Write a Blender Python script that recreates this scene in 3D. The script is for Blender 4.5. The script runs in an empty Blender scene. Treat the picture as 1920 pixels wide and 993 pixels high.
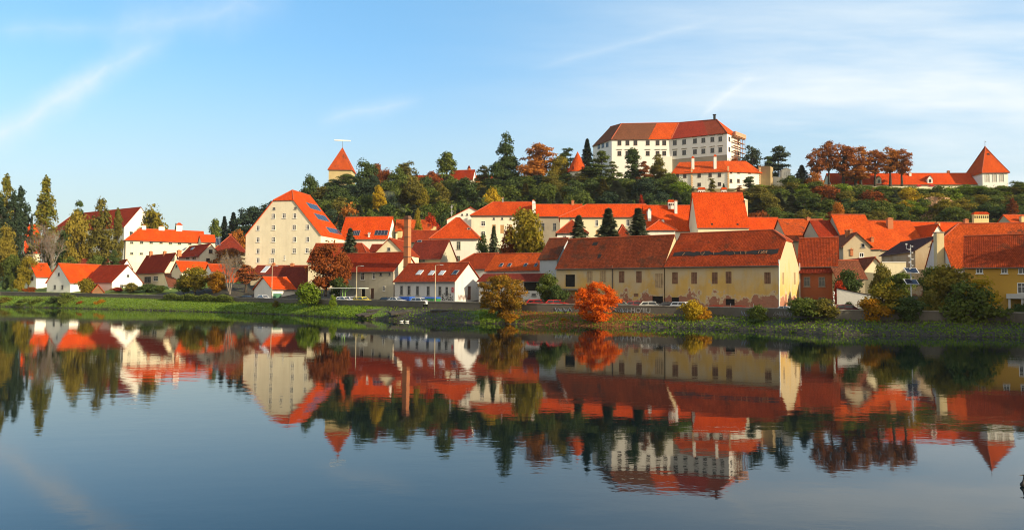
import bpy, bmesh, math, random
import numpy as np
from mathutils import Vector, Matrix, geometry
R = math.radians
S = bpy.context.scene
COL = S.collection
random.seed(7)

# ------------------------------------------------------------------ camera
F = 1330.0
CW, CH = 1920, 993
cam = bpy.data.cameras.new('Camera')
cam.sensor_width = 36.0
cam.lens = 36.0 * F / CW
cam.clip_start, cam.clip_end = 0.3, 12000
co = bpy.data.objects.new('Camera', cam)
COL.objects.link(co)
S.camera = co
CAM = Vector((0, 0, 5.0))
PITCH = math.atan((548 - 496.5) / F)
ROLL = R(0.315)
ROT = Matrix.Rotation(R(90) + PITCH, 3, 'X') @ Matrix.Rotation(ROLL, 3, 'Z')
co.matrix_world = Matrix.Translation(CAM) @ ROT.to_4x4()

def ray(px, py):
    return ROT @ Vector(((px - CW / 2) / F, (CH / 2 - py) / F, -1.0))
def P(px, py, Y):
    d = ray(px, py)
    return CAM + d * (Y / d.y)
def TX(px, py=480):
    d = ray(px, py)
    return d.x / d.y
def interp(x, pts):
    if x <= pts[0][0]: return pts[0][1]
    for (a, va), (b, vb) in zip(pts, pts[1:]):
        if x <= b: return va + (vb - va) * (x - a) / (b - a)
    return pts[-1][1]

# ------------------------------------------------------------------ terrain model
SHORE = []
for px, py in [(-700, 571), (0, 574.5), (180, 579), (480, 587), (640, 596), (800, 603), (1000, 608.5), (1120, 611), (1280, 614.5), (1420, 620), (1560, 627), (1900, 632), (2150, 645), (2500, 660), (3000, 690)]:
    d = ray(px, py); t = -CAM.z / d.z
    SHORE.append((d.x / d.y, d.y * t))
OFF = [(TX(0), 10), (TX(480), 9), (TX(800), 9), (TX(1000), 8), (TX(1280), 7), (TX(1560), 6), (TX(1900), 6)]
def shoreY(tx): return interp(tx, SHORE)
def wallY(tx): return shoreY(tx) + interp(tx, OFF)
WTOP, WBASE = [], []
for px, py in [(-300, 545), (0, 547), (150, 550), (300, 554), (450, 558.4), (640, 563), (700, 563.5), (800, 565.5), (900, 567.5), (1000, 569.5), (1170, 573), (1250, 574.5), (1380, 577), (1470, 579), (1620, 582), (1750, 584), (1920, 587), (2400, 594)]:
    tx = TX(px, py); WTOP.append((tx, P(px, py, wallY(tx)).z))
for px, py in [(-300, 552), (0, 554), (200, 557.5), (450, 566), (640, 572), (760, 575), (1000, 584.5), (1180, 588), (1270, 590), (1400, 593.5), (1560, 598), (1920, 604), (2400, 611)]:
    tx = TX(px, py); WBASE.append((tx, P(px, py, wallY(tx)).z))
def wtop(tx): return interp(tx, WTOP)
def wbase(tx): return interp(tx, WBASE)
def streetz(tx): return wtop(tx) - 0.75
PROF = [(-700, [(240, 4.5), (300, 9), (400, 13), (1200, 16)]),
        (0, [(235, 5), (275, 10), (350, 15), (450, 18), (1200, 20)]),
        (300, [(205, 5), (270, 11), (350, 17), (450, 22), (1200, 24)]),
        (420, [(185, 4.5), (215, 10), (260, 15), (400, 22), (520, 34), (1200, 34)]),
        (500, [(175, 4), (212, 10), (260, 15), (360, 26), (460, 46), (1200, 46)]),
        (575, [(165, 3.6), (205, 9), (250, 14), (340, 44), (430, 60), (1200, 60)]),
        (650, [(158, 3.5), (200, 9), (250, 13), (300, 29), (335, 46), (420, 70), (1200, 70)]),
        (900, [(140, 3.2), (200, 10), (245, 13), (300, 33), (330, 49), (360, 57), (420, 66), (1200, 66)]),
        (1100, [(125, 3), (190, 10), (235, 13), (295, 37), (322, 54), (345, 61), (430, 63), (1200, 60)]),
        (1260, [(118, 2.8), (180, 10), (225, 13), (280, 34), (296, 43), (312, 51), (322, 61), (430, 62), (1200, 58)]),
        (1430, [(112, 2.6), (170, 11), (210, 17), (292, 46), (340, 54), (430, 57), (1200, 55)]),
        (1560, [(102, 2.6), (150, 8), (195, 16), (222, 24), (255, 30), (284, 41), (293, 48.5), (310, 51), (430, 53), (1200, 50)]),
        (1920, [(104, 2.5), (145, 8), (195, 16), (222, 25), (255, 30), (284, 41), (293, 49), (310, 51), (430, 53), (1200, 50)]),
        (2500, [(104, 2.5), (145, 8), (195, 15), (222, 24), (292, 44), (310, 46), (430, 50), (1200, 50)])]
PROF = [(TX(px), p) for px, p in PROF]
def inland(tx, y):
    def z(p, sy):
        w = wallY(tx) + 7
        pts = [(w, sy)] + [q for q in p if q[0] > w + 2]
        return interp(y, pts)
    sy = streetz(tx)
    if tx <= PROF[0][0]: return z(PROF[0][1], sy)
    for (a, pa), (b, pb) in zip(PROF, PROF[1:]):
        if tx <= b:
            k = (tx - a) / (b - a)
            return z(pa, sy) * (1 - k) + z(pb, sy) * k
    return z(PROF[-1][1], sy)
def gz(x, y):
    tx = x / max(y, 1)
    s, w = shoreY(tx), wallY(tx)
    if y <= s: return max(-2.5, (y - s) * 0.3)
    if y <= w + 0.3:
        k = (y - s) / (w - s)
        return wbase(tx) * (0.22 * min(1, k * 12) + 0.78 * min(1, k))
    return inland(tx, y)

# ------------------------------------------------------------------ object helpers
def tag(o, label, cat, group=None, kind=None):
    if label: o['label'] = label
    if cat: o['category'] = cat
    if group: o['group'] = group
    if kind: o['kind'] = kind
    return o
def empty(name, loc, label, cat, group=None):
    o = bpy.data.objects.new(name, None)
    o.empty_display_size = 0.5
    COL.objects.link(o); o.location = loc
    return tag(o, label, cat, group, 'thing')
def obj(name, me, mats=None, parent=None, loc=(0, 0, 0), rz=0.0):
    o = bpy.data.objects.new(name, me)
    COL.objects.link(o)
    if mats:
        if not isinstance(mats, (list, tuple)): mats = [mats]
        if len(me.materials) == 0:
            for m in mats: me.materials.append(m)
    if parent: o.parent = parent
    o.location = loc; o.rotation_euler = (0, 0, rz)
    return o

class MB:
    """mesh builder, world coordinates"""
    def __init__(s): s.v, s.f, s.uv, s.mi = [], [], [], []
    def poly(s, pts, uvs=None, mi=0):
        i = len(s.v)
        s.v += [tuple(p) for p in pts]
        s.f.append(list(range(i, i + len(pts))))
        s.uv.append(uvs if uvs else [(0, 0)] * len(pts)); s.mi.append(mi)
    def box(s, c, u, hx, hy, hz, mi=0, taper=1.0):
        """box centred at c (centre), u = unit direction of local x in plan"""
        u = Vector((u[0], u[1], 0)); v = Vector((-u.y, u.x, 0)); c = Vector(c)
        pt = []
        for dz in (-1, 1):
            k = 1.0 if dz < 0 else taper
            for dx, dy in ((-1, -1), (1, -1), (1, 1), (-1, 1)):
                pt.append(c + u * dx * hx * k + v * dy * hy * k + Vector((0, 0, dz * hz)))
        for q in ((0, 1, 5, 4), (1, 2, 6, 5), (2, 3, 7, 6), (3, 0, 4, 7), (4, 5, 6, 7), (3, 2, 1, 0)):
            a = [pt[i] for i in q]
            w = (a[1] - a[0]).length; h = (a[3] - a[0]).length
            s.poly(a, [(0, 0), (w, 0), (w, h), (0, h)], mi)
    def tube(s, pts, r0, r1=None, n=6, mi=0, cap=True):
        r1 = r0 if r1 is None else r1
        pts = [Vector(p) for p in pts]
        rings = []
        for i, p in enumerate(pts):
            d = (pts[min(i + 1, len(pts) - 1)] - pts[max(i - 1, 0)]).normalized()
            a = d.cross(Vector((0, 0, 1)) if abs(d.z) < .9 else Vector((1, 0, 0))).normalized()
            b = d.cross(a)
            r = r0 + (r1 - r0) * i / max(1, len(pts) - 1)
            rings.append([p + (a * math.cos(t) + b * math.sin(t)) * r for t in (2 * math.pi * k / n for k in range(n))])
        base = len(s.v)
        for rg in rings: s.v += [tuple(p) for p in rg]
        for i in range(len(rings) - 1):
            for k in range(n):
                q = [base + i * n + k, base + i * n + (k + 1) % n, base + (i + 1) * n + (k + 1) % n, base + (i + 1) * n + k]
                s.f.append(q); s.uv.append([(0, 0)] * 4); s.mi.append(mi)
        if cap:
            for i in (0, len(rings) - 1):
                s.f.append([base + i * n + k for k in range(n)]); s.uv.append([(0, 0)] * n); s.mi.append(mi)
    def mesh(s, name, off=(0, 0, 0), weld=False):
        me = bpy.data.meshes.new(name)
        o = Vector(off)
        me.from_pydata([(v[0] - o.x, v[1] - o.y, v[2] - o.z) for v in s.v], [], s.f)
        ul = me.uv_layers.new(name='UVMap')
        flat = []
        for u in s.uv:
            for t in u: flat += [t[0], t[1]]
        ul.data.foreach_set('uv', flat)
        me.polygons.foreach_set('material_index', s.mi)
        bm = bmesh.new(); bm.from_mesh(me)
        if weld: bmesh.ops.remove_doubles(bm, verts=bm.verts, dist=0.001)
        bmesh.ops.recalc_face_normals(bm, faces=bm.faces)
        bm.to_mesh(me); bm.free()
        me.update()
        return me
    def build(s, name, mats, parent=None, off=None, weld=False):
        if off is None: off = parent_root_loc(parent) if parent else (0, 0, 0)
        me = s.mesh(name, off, weld)
        return obj(name, me, mats, parent, (0, 0, 0) if parent else off)
def parent_root_loc(p):
    while p.parent: p = p.parent
    return p.location

# ------------------------------------------------------------------ materials
def new_mat(name):
    m = bpy.data.materials.new(name); m.use_nodes = True
    nt = m.node_tree; nt.nodes.clear()
    out = nt.nodes.new('ShaderNodeOutputMaterial')
    b = nt.nodes.new('ShaderNodeBsdfPrincipled')
    nt.links.new(b.outputs[0], out.inputs[0])
    b.inputs['Roughness'].default_value = 0.85
    b.inputs['Specular IOR Level'].default_value = 0.2
    return m, nt, b, out
def node(nt, t, **k):
    n = nt.nodes.new(t)
    for a, v in k.items(): setattr(n, a, v)
    return n
def noise(nt, vec, scale, detail=4, rough=.55):
    n = node(nt, 'ShaderNodeTexNoise')
    n.inputs['Scale'].default_value = scale; n.inputs['Detail'].default_value = detail; n.inputs['Roughness'].default_value = rough
    if vec is not None: nt.links.new(vec, n.inputs['Vector'])
    return n
def mapping(nt, vec, scale=(1, 1, 1), rot=(0, 0, 0), loc=(0, 0, 0)):
    n = node(nt, 'ShaderNodeMapping')
    n.inputs['Scale'].default_value = scale; n.inputs['Rotation'].default_value = rot; n.inputs['Location'].default_value = loc
    nt.links.new(vec, n.inputs['Vector'])
    return n.outputs[0]
def ramp(nt, fac, stops):
    n = node(nt, 'ShaderNodeValToRGB')
    e = n.color_ramp.elements
    while len(e) < len(stops): e.new(0.5)
    for i, (p, c) in enumerate(stops):
        e[i].position = p
        e[i].color = (c, c, c, 1) if isinstance(c, (int, float)) else (*c, 1)
    nt.links.new(fac, n.inputs[0])
    return n.outputs[0]
def mix(nt, fac, a, b, blend='MIX'):
    n = node(nt, 'ShaderNodeMix', data_type='RGBA', blend_type=blend)
    for s, v in ((n.inputs[0], fac), (n.inputs[6], a), (n.inputs[7], b)):
        if isinstance(v, (int, float)): s.default_value = v
        elif isinstance(v, tuple): s.default_value = (*v, 1)
        else: nt.links.new(v, s)
    return n.outputs[2]
def math_(nt, op, a, b=0.0, c=None, clamp=False):
    n = node(nt, 'ShaderNodeMath', operation=op, use_clamp=clamp)
    for i, v in enumerate((a, b, c)):
        if v is None: continue
        if isinstance(v, (int, float)): n.inputs[i].default_value = v
        else: nt.links.new(v, n.inputs[i])
    return n.outputs[0]
def sep(nt, vec):
    n = node(nt, 'ShaderNodeSeparateXYZ'); nt.links.new(vec, n.inputs[0]); return n.outputs
def bump(nt, b, h, dist, strength=1.0):
    n = node(nt, 'ShaderNodeBump'); n.inputs['Distance'].default_value = dist; n.inputs['Strength'].default_value = strength
    nt.links.new(h, n.inputs['Height']); nt.links.new(n.outputs[0], b.inputs['Normal'])
def geo_pos(nt): return node(nt, 'ShaderNodeNewGeometry').outputs['Position']
MC = {}
def mul(c, k): return tuple(min(.95, x * k) for x in c)

def plaster(name, c, stain=.25, brick=None, height=0.0, dirt=(.25, .2, .14), streak=.15):
    """rendered wall: cloudy tone, vertical run-off streaks, optional lost render showing brick at the foot"""
    if name in MC: return MC[name]
    m, nt, b, _ = new_mat(name)
    pos = geo_pos(nt)
    uv = node(nt, 'ShaderNodeUVMap').outputs[0]
    n1 = noise(nt, pos, .35, 6)
    n2 = noise(nt, mapping(nt, pos, (1.3, 1.3, .12)), 1.0, 5)
    col = mix(nt, ramp(nt, n1.outputs[0], [(.35, 0), (.7, stain)]), c, mul(c, .55))
    col = mix(nt, ramp(nt, n2.outputs[0], [(.5, 0), (.72, streak)]), col, dirt)
    n3 = noise(nt, pos, 3.5, 3)
    col = mix(nt, ramp(nt, n3.outputs[0], [(.3, 0), (.7, .12)]), col, mul(c, .75))
    v = sep(nt, uv)
    if brick:
        br = node(nt, 'ShaderNodeTexBrick')
        br.inputs['Scale'].default_value = 1.0; br.inputs['Brick Width'].default_value = .26; br.inputs['Row Height'].default_value = .09
        br.inputs['Mortar Size'].default_value = .012
        br.inputs['Color1'].default_value = (*brick, 1); br.inputs['Color2'].default_value = (*mul(brick, .6), 1); br.inputs['Mortar'].default_value = (.3, .22, .16, 1)
        nt.links.new(uv, br.inputs['Vector'])
        nb = noise(nt, mapping(nt, pos, (1, 1, .8)), .55, 7, .62)
        lv = math_(nt, 'SUBTRACT', math_(nt, 'ADD', v[1], math_(nt, 'MULTIPLY', math_(nt, 'SUBTRACT', nb.outputs[0], .5), 7.0)), height)
        mask = ramp(nt, math_(nt, 'ADD', math_(nt, 'MULTIPLY', lv, .25), .5), [(.46, 1), (.5, 0)])
        edge = ramp(nt, math_(nt, 'ADD', math_(nt, 'MULTIPLY', lv, .25), .5), [(.46, 0), (.5, .7), (.62, 0)])
        col = mix(nt, edge, col, (.5, .46, .38))
        # greyed, rain washed zones and lost patches higher up
        ng = noise(nt, mapping(nt, pos, (.8, .8, .35)), .45, 6, .6)
        up_ = math_(nt, 'ADD', math_(nt, 'MULTIPLY', v[1], .11), math_(nt, 'MULTIPLY', math_(nt, 'SUBTRACT', ng.outputs[0], .5), 2.2))
        col = mix(nt, ramp(nt, up_, [(.35, 0), (.8, .75)]), col, (.50, .43, .30))
        np_ = noise(nt, pos, .28, 8, .7)
        col = mix(nt, ramp(nt, np_.outputs[0], [(.6, 0), (.635, .65)]), col, (.42, .38, .3))
        nbc = mix(nt, ramp(nt, noise(nt, pos, 1.1, 5).outputs[0], [(.35, 0), (.65, .8)]), br.outputs[0], (.34, .17, .11))
        col = mix(nt, mask, col, nbc)
    nt.links.new(col, b.inputs['Base Color'])
    bump(nt, b, n3.outputs[0], .03); b.inputs['Specular IOR Level'].default_value = .06
    MC[name] = m
    return m

def tiles(name, c, c2=None, patch=.0, patchc=(.09, .05, .035), rows=.34, lichen=0.0, var=.35, sc=.8):
    if name in MC: return MC[name]
    m, nt, b, _ = new_mat(name)
    uv = node(nt, 'ShaderNodeUVMap').outputs[0]
    pos = geo_pos(nt)
    c2 = c2 or mul(c, .62)
    br = node(nt, 'ShaderNodeTexBrick')
    br.inputs['Scale'].default_value = 1.0; br.inputs['Brick Width'].default_value = .24; br.inputs['Row Height'].default_value = rows
    br.inputs['Mortar Size'].default_value = .018; br.inputs['Mortar Smooth'].default_value = .3
    br.inputs['Color1'].default_value = (1, 1, 1, 1); br.inputs['Color2'].default_value = (.62, .62, .62, 1); br.inputs['Mortar'].default_value = (.4, .4, .4, 1)
    nt.links.new(uv, br.inputs['Vector'])
    n1 = noise(nt, mapping(nt, uv, (.5, .22, 1)), sc, 7, .62)
    n2 = noise(nt, uv, 2.2, 4)
    col = mix(nt, ramp(nt, n1.outputs[0], [(.35, 0), (.68, 1)]), c, c2)
    col = mix(nt, ramp(nt, n2.outputs[0], [(.3, 0), (.75, var)]), col, mul(c2, .55))
    big = noise(nt, pos, .12, 5, .6)
    col = mix(nt, ramp(nt, big.outputs[0], [(.45, 0), (.7, .25)]), col, mul(c2, .7))
    if patch > 0:
        n4 = noise(nt, mapping(nt, pos, (1, 1, .6)), .33, 9, .72)
        col = mix(nt, ramp(nt, n4.outputs[0], [(.62 - patch * .25, 0), (.7 - patch * .22, .85)]), col, patchc)
    col = mix(nt, 1.0, col, br.outputs[0], 'MULTIPLY')
    nt.links.new(col, b.inputs['Base Color'])
    # tile courses
    vv = sep(nt, uv)[1]
    saw = math_(nt, 'FRACT', math_(nt, 'DIVIDE', vv, rows))
    ub = math_(nt, 'ABSOLUTE', math_(nt, 'SINE', math_(nt, 'MULTIPLY', sep(nt, uv)[0], math.pi / .24)))
    h = math_(nt, 'ADD', math_(nt, 'MULTIPLY', saw, -.7), math_(nt, 'ADD', math_(nt, 'MULTIPLY', ub, .5), n2.outputs[0]))
    bump(nt, b, h, .05)
    b.inputs['Roughness'].default_value = .9; b.inputs['Specular IOR Level'].default_value = .04
    MC[name] = m
    return m

def plain(name, c, rough=.6, metal=0.0, var=.12, sc=1.5, spec=.3):
    if name in MC: return MC[name]
    m, nt, b, _ = new_mat(name)
    n = noise(nt, geo_pos(nt), sc, 5)
    nt.links.new(mix(nt, ramp(nt, n.outputs[0], [(.35, 0), (.7, 1)]), c, mul(c, 1 - var * 2)), b.inputs['Base Color'])
    b.inputs['Roughness'].default_value = rough; b.inputs['Metallic'].default_value = metal
    b.inputs['Specular IOR Level'].default_value = spec
    MC[name] = m
    return m

def leafmat(name, c, c2, trans=.3):
    if name in MC: return MC[name]
    m, nt, b, out = new_mat(name)
    g = node(nt, 'ShaderNodeNewGeometry')
    oi = node(nt, 'ShaderNodeObjectInfo')
    tc = node(nt, 'ShaderNodeTexCoord')
    n = noise(nt, tc.outputs['Object'], 4.5, 3)
    off = node(nt, 'ShaderNodeVectorMath', operation='ADD')
    nt.links.new(tc.outputs['Object'], off.inputs[0]); nt.links.new(oi.outputs['Random'], off.inputs[1])
    nt.links.new(off.outputs[0], n.inputs['Vector'])
    f = math_(nt, 'ADD', math_(nt, 'MULTIPLY', g.outputs['Random Per Island'], .55), math_(nt, 'SUBTRACT', math_(nt, 'MULTIPLY', n.outputs[0], 1.6), .55), clamp=True)
    col = mix(nt, f, c, c2)
    col = mix(nt, math_(nt, 'MULTIPLY', oi.outputs['Random'], .35), col, mul(c, .6))
    d = node(nt, 'ShaderNodeBsdfDiffuse'); t = node(nt, 'ShaderNodeBsdfTranslucent'); ms = node(nt, 'ShaderNodeMixShader')
    nt.links.new(col, d.inputs[0]); nt.links.new(col, t.inputs[0]); ms.inputs[0].default_value = trans
    nt.links.new(d.outputs[0], ms.inputs[1]); nt.links.new(t.outputs[0], ms.inputs[2])
    nt.links.new(ms.outputs[0], out.inputs[0]); nt.nodes.remove(b)
    MC[name] = m
    return m

WHITE = plaster('white_plaster', (.82, .79, .70), .2, streak=.14)
WHITE2 = plaster('clean_white_plaster', (.84, .82, .77), .06, streak=.03)
COOLW = plaster('pale_grey_plaster', (.62, .61, .58), .15, streak=.18)
CREAM = plaster('cream_plaster', (.78, .70, .48), .15, streak=.08)
CREAM2 = plaster('pale_cream_plaster', (.80, .74, .57), .2, streak=.14)
GRANW = plaster('granary_plaster', (.76, .70, .53), .25, streak=.15)
BEIGE = plaster('beige_plaster', (.48, .42, .30), .3, streak=.2)
FACT = plaster('drab_cream_plaster', (.58, .53, .40), .2, streak=.2)
YELW = plaster('peeling_yellow_plaster', (.62, .40, .12), .4, brick=(.42, .13, .07), height=2.5, streak=.3)
OCHRE = plaster('ochre_house_plaster', (.54, .31, .055), .25, streak=.15)
REDW = plaster('red_brown_wall', (.30, .10, .05), .4, streak=.15)
STONEY = plaster('yellow_stone_wall', (.55, .43, .22), .45, streak=.25)
STONEG = plaster('grey_stone_wall', (.33, .29, .23), .5, streak=.2)
BRKW = plaster('mottled_brick_wall', (.48, .36, .22), .5, brick=(.36, .17, .10), height=1.5, streak=.25)
BLUEW = plaster('weathered_pale_blue_wall', (.42, .46, .50), .25, streak=.2)
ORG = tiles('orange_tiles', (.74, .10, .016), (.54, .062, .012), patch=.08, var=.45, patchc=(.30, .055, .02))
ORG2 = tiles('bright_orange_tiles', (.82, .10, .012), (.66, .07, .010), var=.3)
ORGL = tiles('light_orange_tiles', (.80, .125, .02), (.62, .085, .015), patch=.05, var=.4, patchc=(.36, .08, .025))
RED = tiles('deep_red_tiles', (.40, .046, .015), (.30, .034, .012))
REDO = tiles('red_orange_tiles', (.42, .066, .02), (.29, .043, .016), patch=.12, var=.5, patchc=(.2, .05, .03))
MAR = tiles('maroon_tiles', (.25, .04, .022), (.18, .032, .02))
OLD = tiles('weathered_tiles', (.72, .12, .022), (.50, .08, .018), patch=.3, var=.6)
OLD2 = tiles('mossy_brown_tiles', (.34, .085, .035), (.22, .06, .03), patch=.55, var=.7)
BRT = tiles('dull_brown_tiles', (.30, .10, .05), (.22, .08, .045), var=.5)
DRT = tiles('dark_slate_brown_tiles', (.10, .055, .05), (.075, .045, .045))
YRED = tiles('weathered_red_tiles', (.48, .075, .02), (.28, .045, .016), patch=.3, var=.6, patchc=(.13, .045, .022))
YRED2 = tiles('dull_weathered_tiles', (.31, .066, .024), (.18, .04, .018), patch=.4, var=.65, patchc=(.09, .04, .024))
RIDGE = plain('ridge_tile', (.45, .10, .04), .8)
GUT = plain('gutter_metal', (.12, .10, .085), .5)
GLASS = plain('window_glass', (.025, .03, .035), .12, spec=.6)
FWHITE = plain('white_paint', (.80, .79, .75), .5, var=.05)
FBROWN = plain('brown_paint', (.16, .08, .05), .6)
FGREY = plain('grey_frame', (.25, .25, .25), .6)
FGREEN = plain('pale_green_frame', (.5, .52, .40), .6)
SHUT = plain('brown_boards', (.24, .125, .07), .8, var=.25)
SHUTP = plain('pale_boards', (.46, .33, .18), .8, var=.2)
TAN = plain('tan_boards', (.55, .33, .14), .8, var=.1)
DARK = plain('dark_opening', (.015, .014, .013), .9)
WOOD = plain('brown_timber', (.22, .11, .05), .8)
BRICK = plaster('chimney_brick', (.50, .19, .085), .3, streak=.2)
CHW = plaster('white_chimney_render', (.80, .77, .70), .1, streak=.12)
CHY = plaster('yellow_chimney_render', (.66, .54, .26), .2, streak=.2)
METAL = plain('galvanised_metal', (.45, .46, .47), .4, .6)
CONC = plaster('quay_concrete', (.135, .125, .11), .5, streak=.35, dirt=(.08, .075, .065))
SOLAR = plain('solar_panel_glass', (.012, .016, .035), .15, spec=.7)
# ------------------------------------------------------------------ buildings
WINCACHE = {}
def window_meshes(w, h, style):
    key = (round(w, 1), round(h, 1), style)
    if key in WINCACHE: return WINCACHE[key]
    w, h = max(.3, key[0]), max(.3, key[1])
    fm = {'w': FWHITE, 'b': FBROWN, 'g': FGREY, 'y': FGREEN, 'k': FGREY, 'a': FWHITE}.get(style, FWHITE)
    m = MB(); p = MB(); t = .09 if style != 'w' else .10
    hw, hh = w / 2, h / 2
    def bar(x0, x1, z0, z1, y0=-.05, y1=.12):
        m.box(((x0 + x1) / 2, (y0 + y1) / 2, (z0 + z1) / 2), (1, 0), (x1 - x0) / 2, (y1 - y0) / 2, (z1 - z0) / 2)
    if style == 'a':     # arched blind opening
        n = 8
        arc = [(math.cos(math.pi * k / n) * hw, hh - hw + math.sin(math.pi * k / n) * hw) for k in range(n + 1)]
        ring = [(hw, -hh)] + arc + [(-hw, -hh)]
        for a, b in zip(ring, ring[1:]):
            m.tube([(a[0], .0, a[1]), (b[0], .0, b[1])], .16, n=5)
        p.poly([(x, -.02, z) for x, z in ring])
        bar(-.05, .05, -hh, hh - .1, -.06, .0)
    else:
        bar(-hw, -hw + t, -hh, hh); bar(hw - t, hw, -hh, hh)
        bar(-hw + t, hw - t, hh - t, hh); bar(-hw + t, hw - t, -hh, -hh + t)
        if w > .7: bar(-.035, .035, -hh + t, hh - t, .04, .115)
        if h > 1.1: bar(-hw + t, hw - t, hh * .25, hh * .25 + .07, .035, .11)
        bar(-hw - .1, hw + .1, -hh - .1, -hh - .005, -.16, .05)
        p.poly([(-hw + t, .09, -hh + t), (hw - t, .09, -hh + t), (hw - t, .09, hh - t), (-hw + t, .09, hh - t)], [(0, 0), (w, 0), (w, h), (0, h)])
    r = (m.mesh('window'), p.mesh('pane'), fm)
    r[0].materials.append(fm)
    r[1].materials.append(plain('blind_arch_plaster', (.50, .48, .42), .9) if style == 'a' else GLASS)
    WINCACHE[key] = r
    return r

def wall_panel(m, A, B, prof, wins=(), root=None, deco=None):
    """vertical wall from plan point A to B (outside on the right-hand... side facing the camera for fronts);
    prof = outline [(s, z)]; wins = [(style, wpx, hpx, [(px, py), ...])] cut as real openings"""
    A = Vector((A[0], A[1])); B = Vector((B[0], B[1]))
    L = (B - A).length; u = (B - A) / L
    nrm = Vector((u.y, -u.x))
    def world(s, z, d=0): return Vector((A.x + u.x * s - nrm.x * d, A.y + u.y * s - nrm.y * d, z))
    zb = min(z for s, z in prof)
    holes = []
    for style, w, h, pts in wins:
        for px, py in pts:
            def hit(qx, qy):
                d = ray(qx, qy)
                t = ((A.x - CAM.x) * nrm.x + (A.y - CAM.y) * nrm.y) / (d.x * nrm.x + d.y * nrm.y)
                q = CAM + d * t
                return (q.x - A.x) * u.x + (q.y - A.y) * u.y, q.z
            s0, _ = hit(px - w / 2, py); s1, _ = hit(px + w / 2, py)
            _, z1 = hit(px, py - h / 2); _, z0 = hit(px, py + h / 2)
            if s1 < s0: s0, s1 = s1, s0
            s0 = max(s0, .1); s1 = min(s1, L - .1)
            if s1 - s0 < .25: continue
            holes.append((style, s0, s1, z0, z1))
    solid = [x for x in holes if x[0] not in ('a', 'k')]
    tops = sorted(prof[2:], key=lambda q: q[0])
    cuts = sorted(set([round(q[0], 4) for q in tops] + [round(x, 4) for h_ in solid for x in h_[1:3]]))
    for sa, sb in zip(cuts, cuts[1:]):
        if sb - sa < .002: continue
        mid = (sa + sb) / 2; zc = [(zb, zb)]
        for h_ in sorted([h_ for h_ in solid if h_[1] < mid < h_[2]], key=lambda h_: h_[3]): zc += [(h_[3], h_[3]), (h_[4], h_[4])]
        zc.append((interp(sa, tops), interp(sb, tops)))
        for k in range(0, len(zc) - 1, 2):
            (a0, b0), (a1, b1) = zc[k], zc[k + 1]
            if a1 - a0 < .01 and b1 - b0 < .01: continue
            m.poly([world(sa, a0), world(sb, b0), world(sb, b1), world(sa, a1)], [(sa, a0 - zb), (sb, b0 - zb), (sb, b1 - zb), (sa, a1 - zb)])
    for st, s0, s1, z0, z1 in solid:
        for (a, b) in (((s0, z0), (s1, z0)), ((s1, z0), (s1, z1)), ((s1, z1), (s0, z1)), ((s0, z1), (s0, z0))):
            m.poly([world(*a), world(*b), world(*b, .22), world(*a, .22)], [(a[0], a[1] - zb), (b[0], b[1] - zb), (b[0] + .2, b[1] - zb), (a[0] + .2, a[1] - zb)])
    rz = math.atan2(u.y, u.x)
    for st, s0, s1, z0, z1 in holes:
        w, h = s1 - s0, z1 - z0
        c = world((s0 + s1) / 2, (z0 + z1) / 2, 0)
        loc = c - parent_root_loc(root)
        if st in ('s', 'p', 't', 'd', 'o', 'v', 'r'):
            q = MB()
            dep = .2 if st == 'o' else .1
            q.box((0, dep, 0), (1, 0), w / 2 - .004, .05, h / 2 - .004)
            if st in ('s', 'p', 't', 'd', 'v', 'r'):
                for k in range(1, max(2, int(w / .3))):
                    x = -w / 2 + w * k / max(2, int(w / .3))
                    q.box((x, dep - .05, 0), (1, 0), .015, .012, h / 2 - .03, 1)
            nm, mt = {'s': ('shutter', SHUT), 'p': ('shutter', SHUTP), 't': ('shutter', TAN), 'd': ('door', FBROWN), 'o': ('opening', DARK), 'v': ('garage_door', plain('green_door_paint', (.05, .19, .11), .5)), 'r': ('garage_door', WOOD)}[st]
            obj(nm, q.mesh(nm), [mt, DARK], root, loc, rz)
        else:
            fme, pme, fm = window_meshes(w, h, st)
            wo = obj('window', fme, None, root, loc, rz)
            obj('pane', pme, None, wo)
            if deco == 'cornice':
                q = MB(); q.box((0, -.12, h / 2 + .75), (1, 0), w / 2 + .35, .14, .13)
                obj('cornice', q.mesh('cornice'), STONEG, wo)
    return holes

def roof_shell(polys, th=.18):
    """polys: lists of 3D points; returns MB with a closed tiled shell"""
    m = MB()
    for p in polys:
        p = [Vector(q) for q in p]
        n = Vector((0, 0, 0))
        for i in range(len(p)):
            a, b = p[i], p[(i + 1) % len(p)]
            n += Vector(((a.y - b.y) * (a.z + b.z), (a.z - b.z) * (a.x + b.x), (a.x - b.x) * (a.y + b.y)))
        n.normalize()
        if n.z < 0: n = -n
        e = Vector((0, 0, 1)).cross(n)
        e = e.normalized() if e.length > 1e-4 else Vector((1, 0, 0))
        f = n.cross(e)
        o = p[0]
        m.poly(p, [((q - o).dot(e) + 50, (q - o).dot(f) + 50) for q in p])
    top = len(m.f)
    edges = {}
    key = lambda v: (round(v[0], 2), round(v[1], 2), round(v[2], 2))
    for f in m.f[:top]:
        for i in range(len(f)):
            a, b = m.v[f[i]], m.v[f[(i + 1) % len(f)]]
            k = tuple(sorted((key(a), key(b))))
            edges.setdefault(k, []).append((a, b))
    for f, uv in list(zip(m.f[:top], m.uv[:top])):
        m.poly([(m.v[i][0], m.v[i][1], m.v[i][2] - th) for i in f], uv)
    for k, l in edges.items():
        if len(l) == 1:
            a, b = l[0]
            m.poly([a, b, (b[0], b[1], b[2] - th), (a[0], a[1], a[2] - th)], [(0, 0), (1, 0), (1, .2), (0, .2)])
    return m

class House: pass

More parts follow.
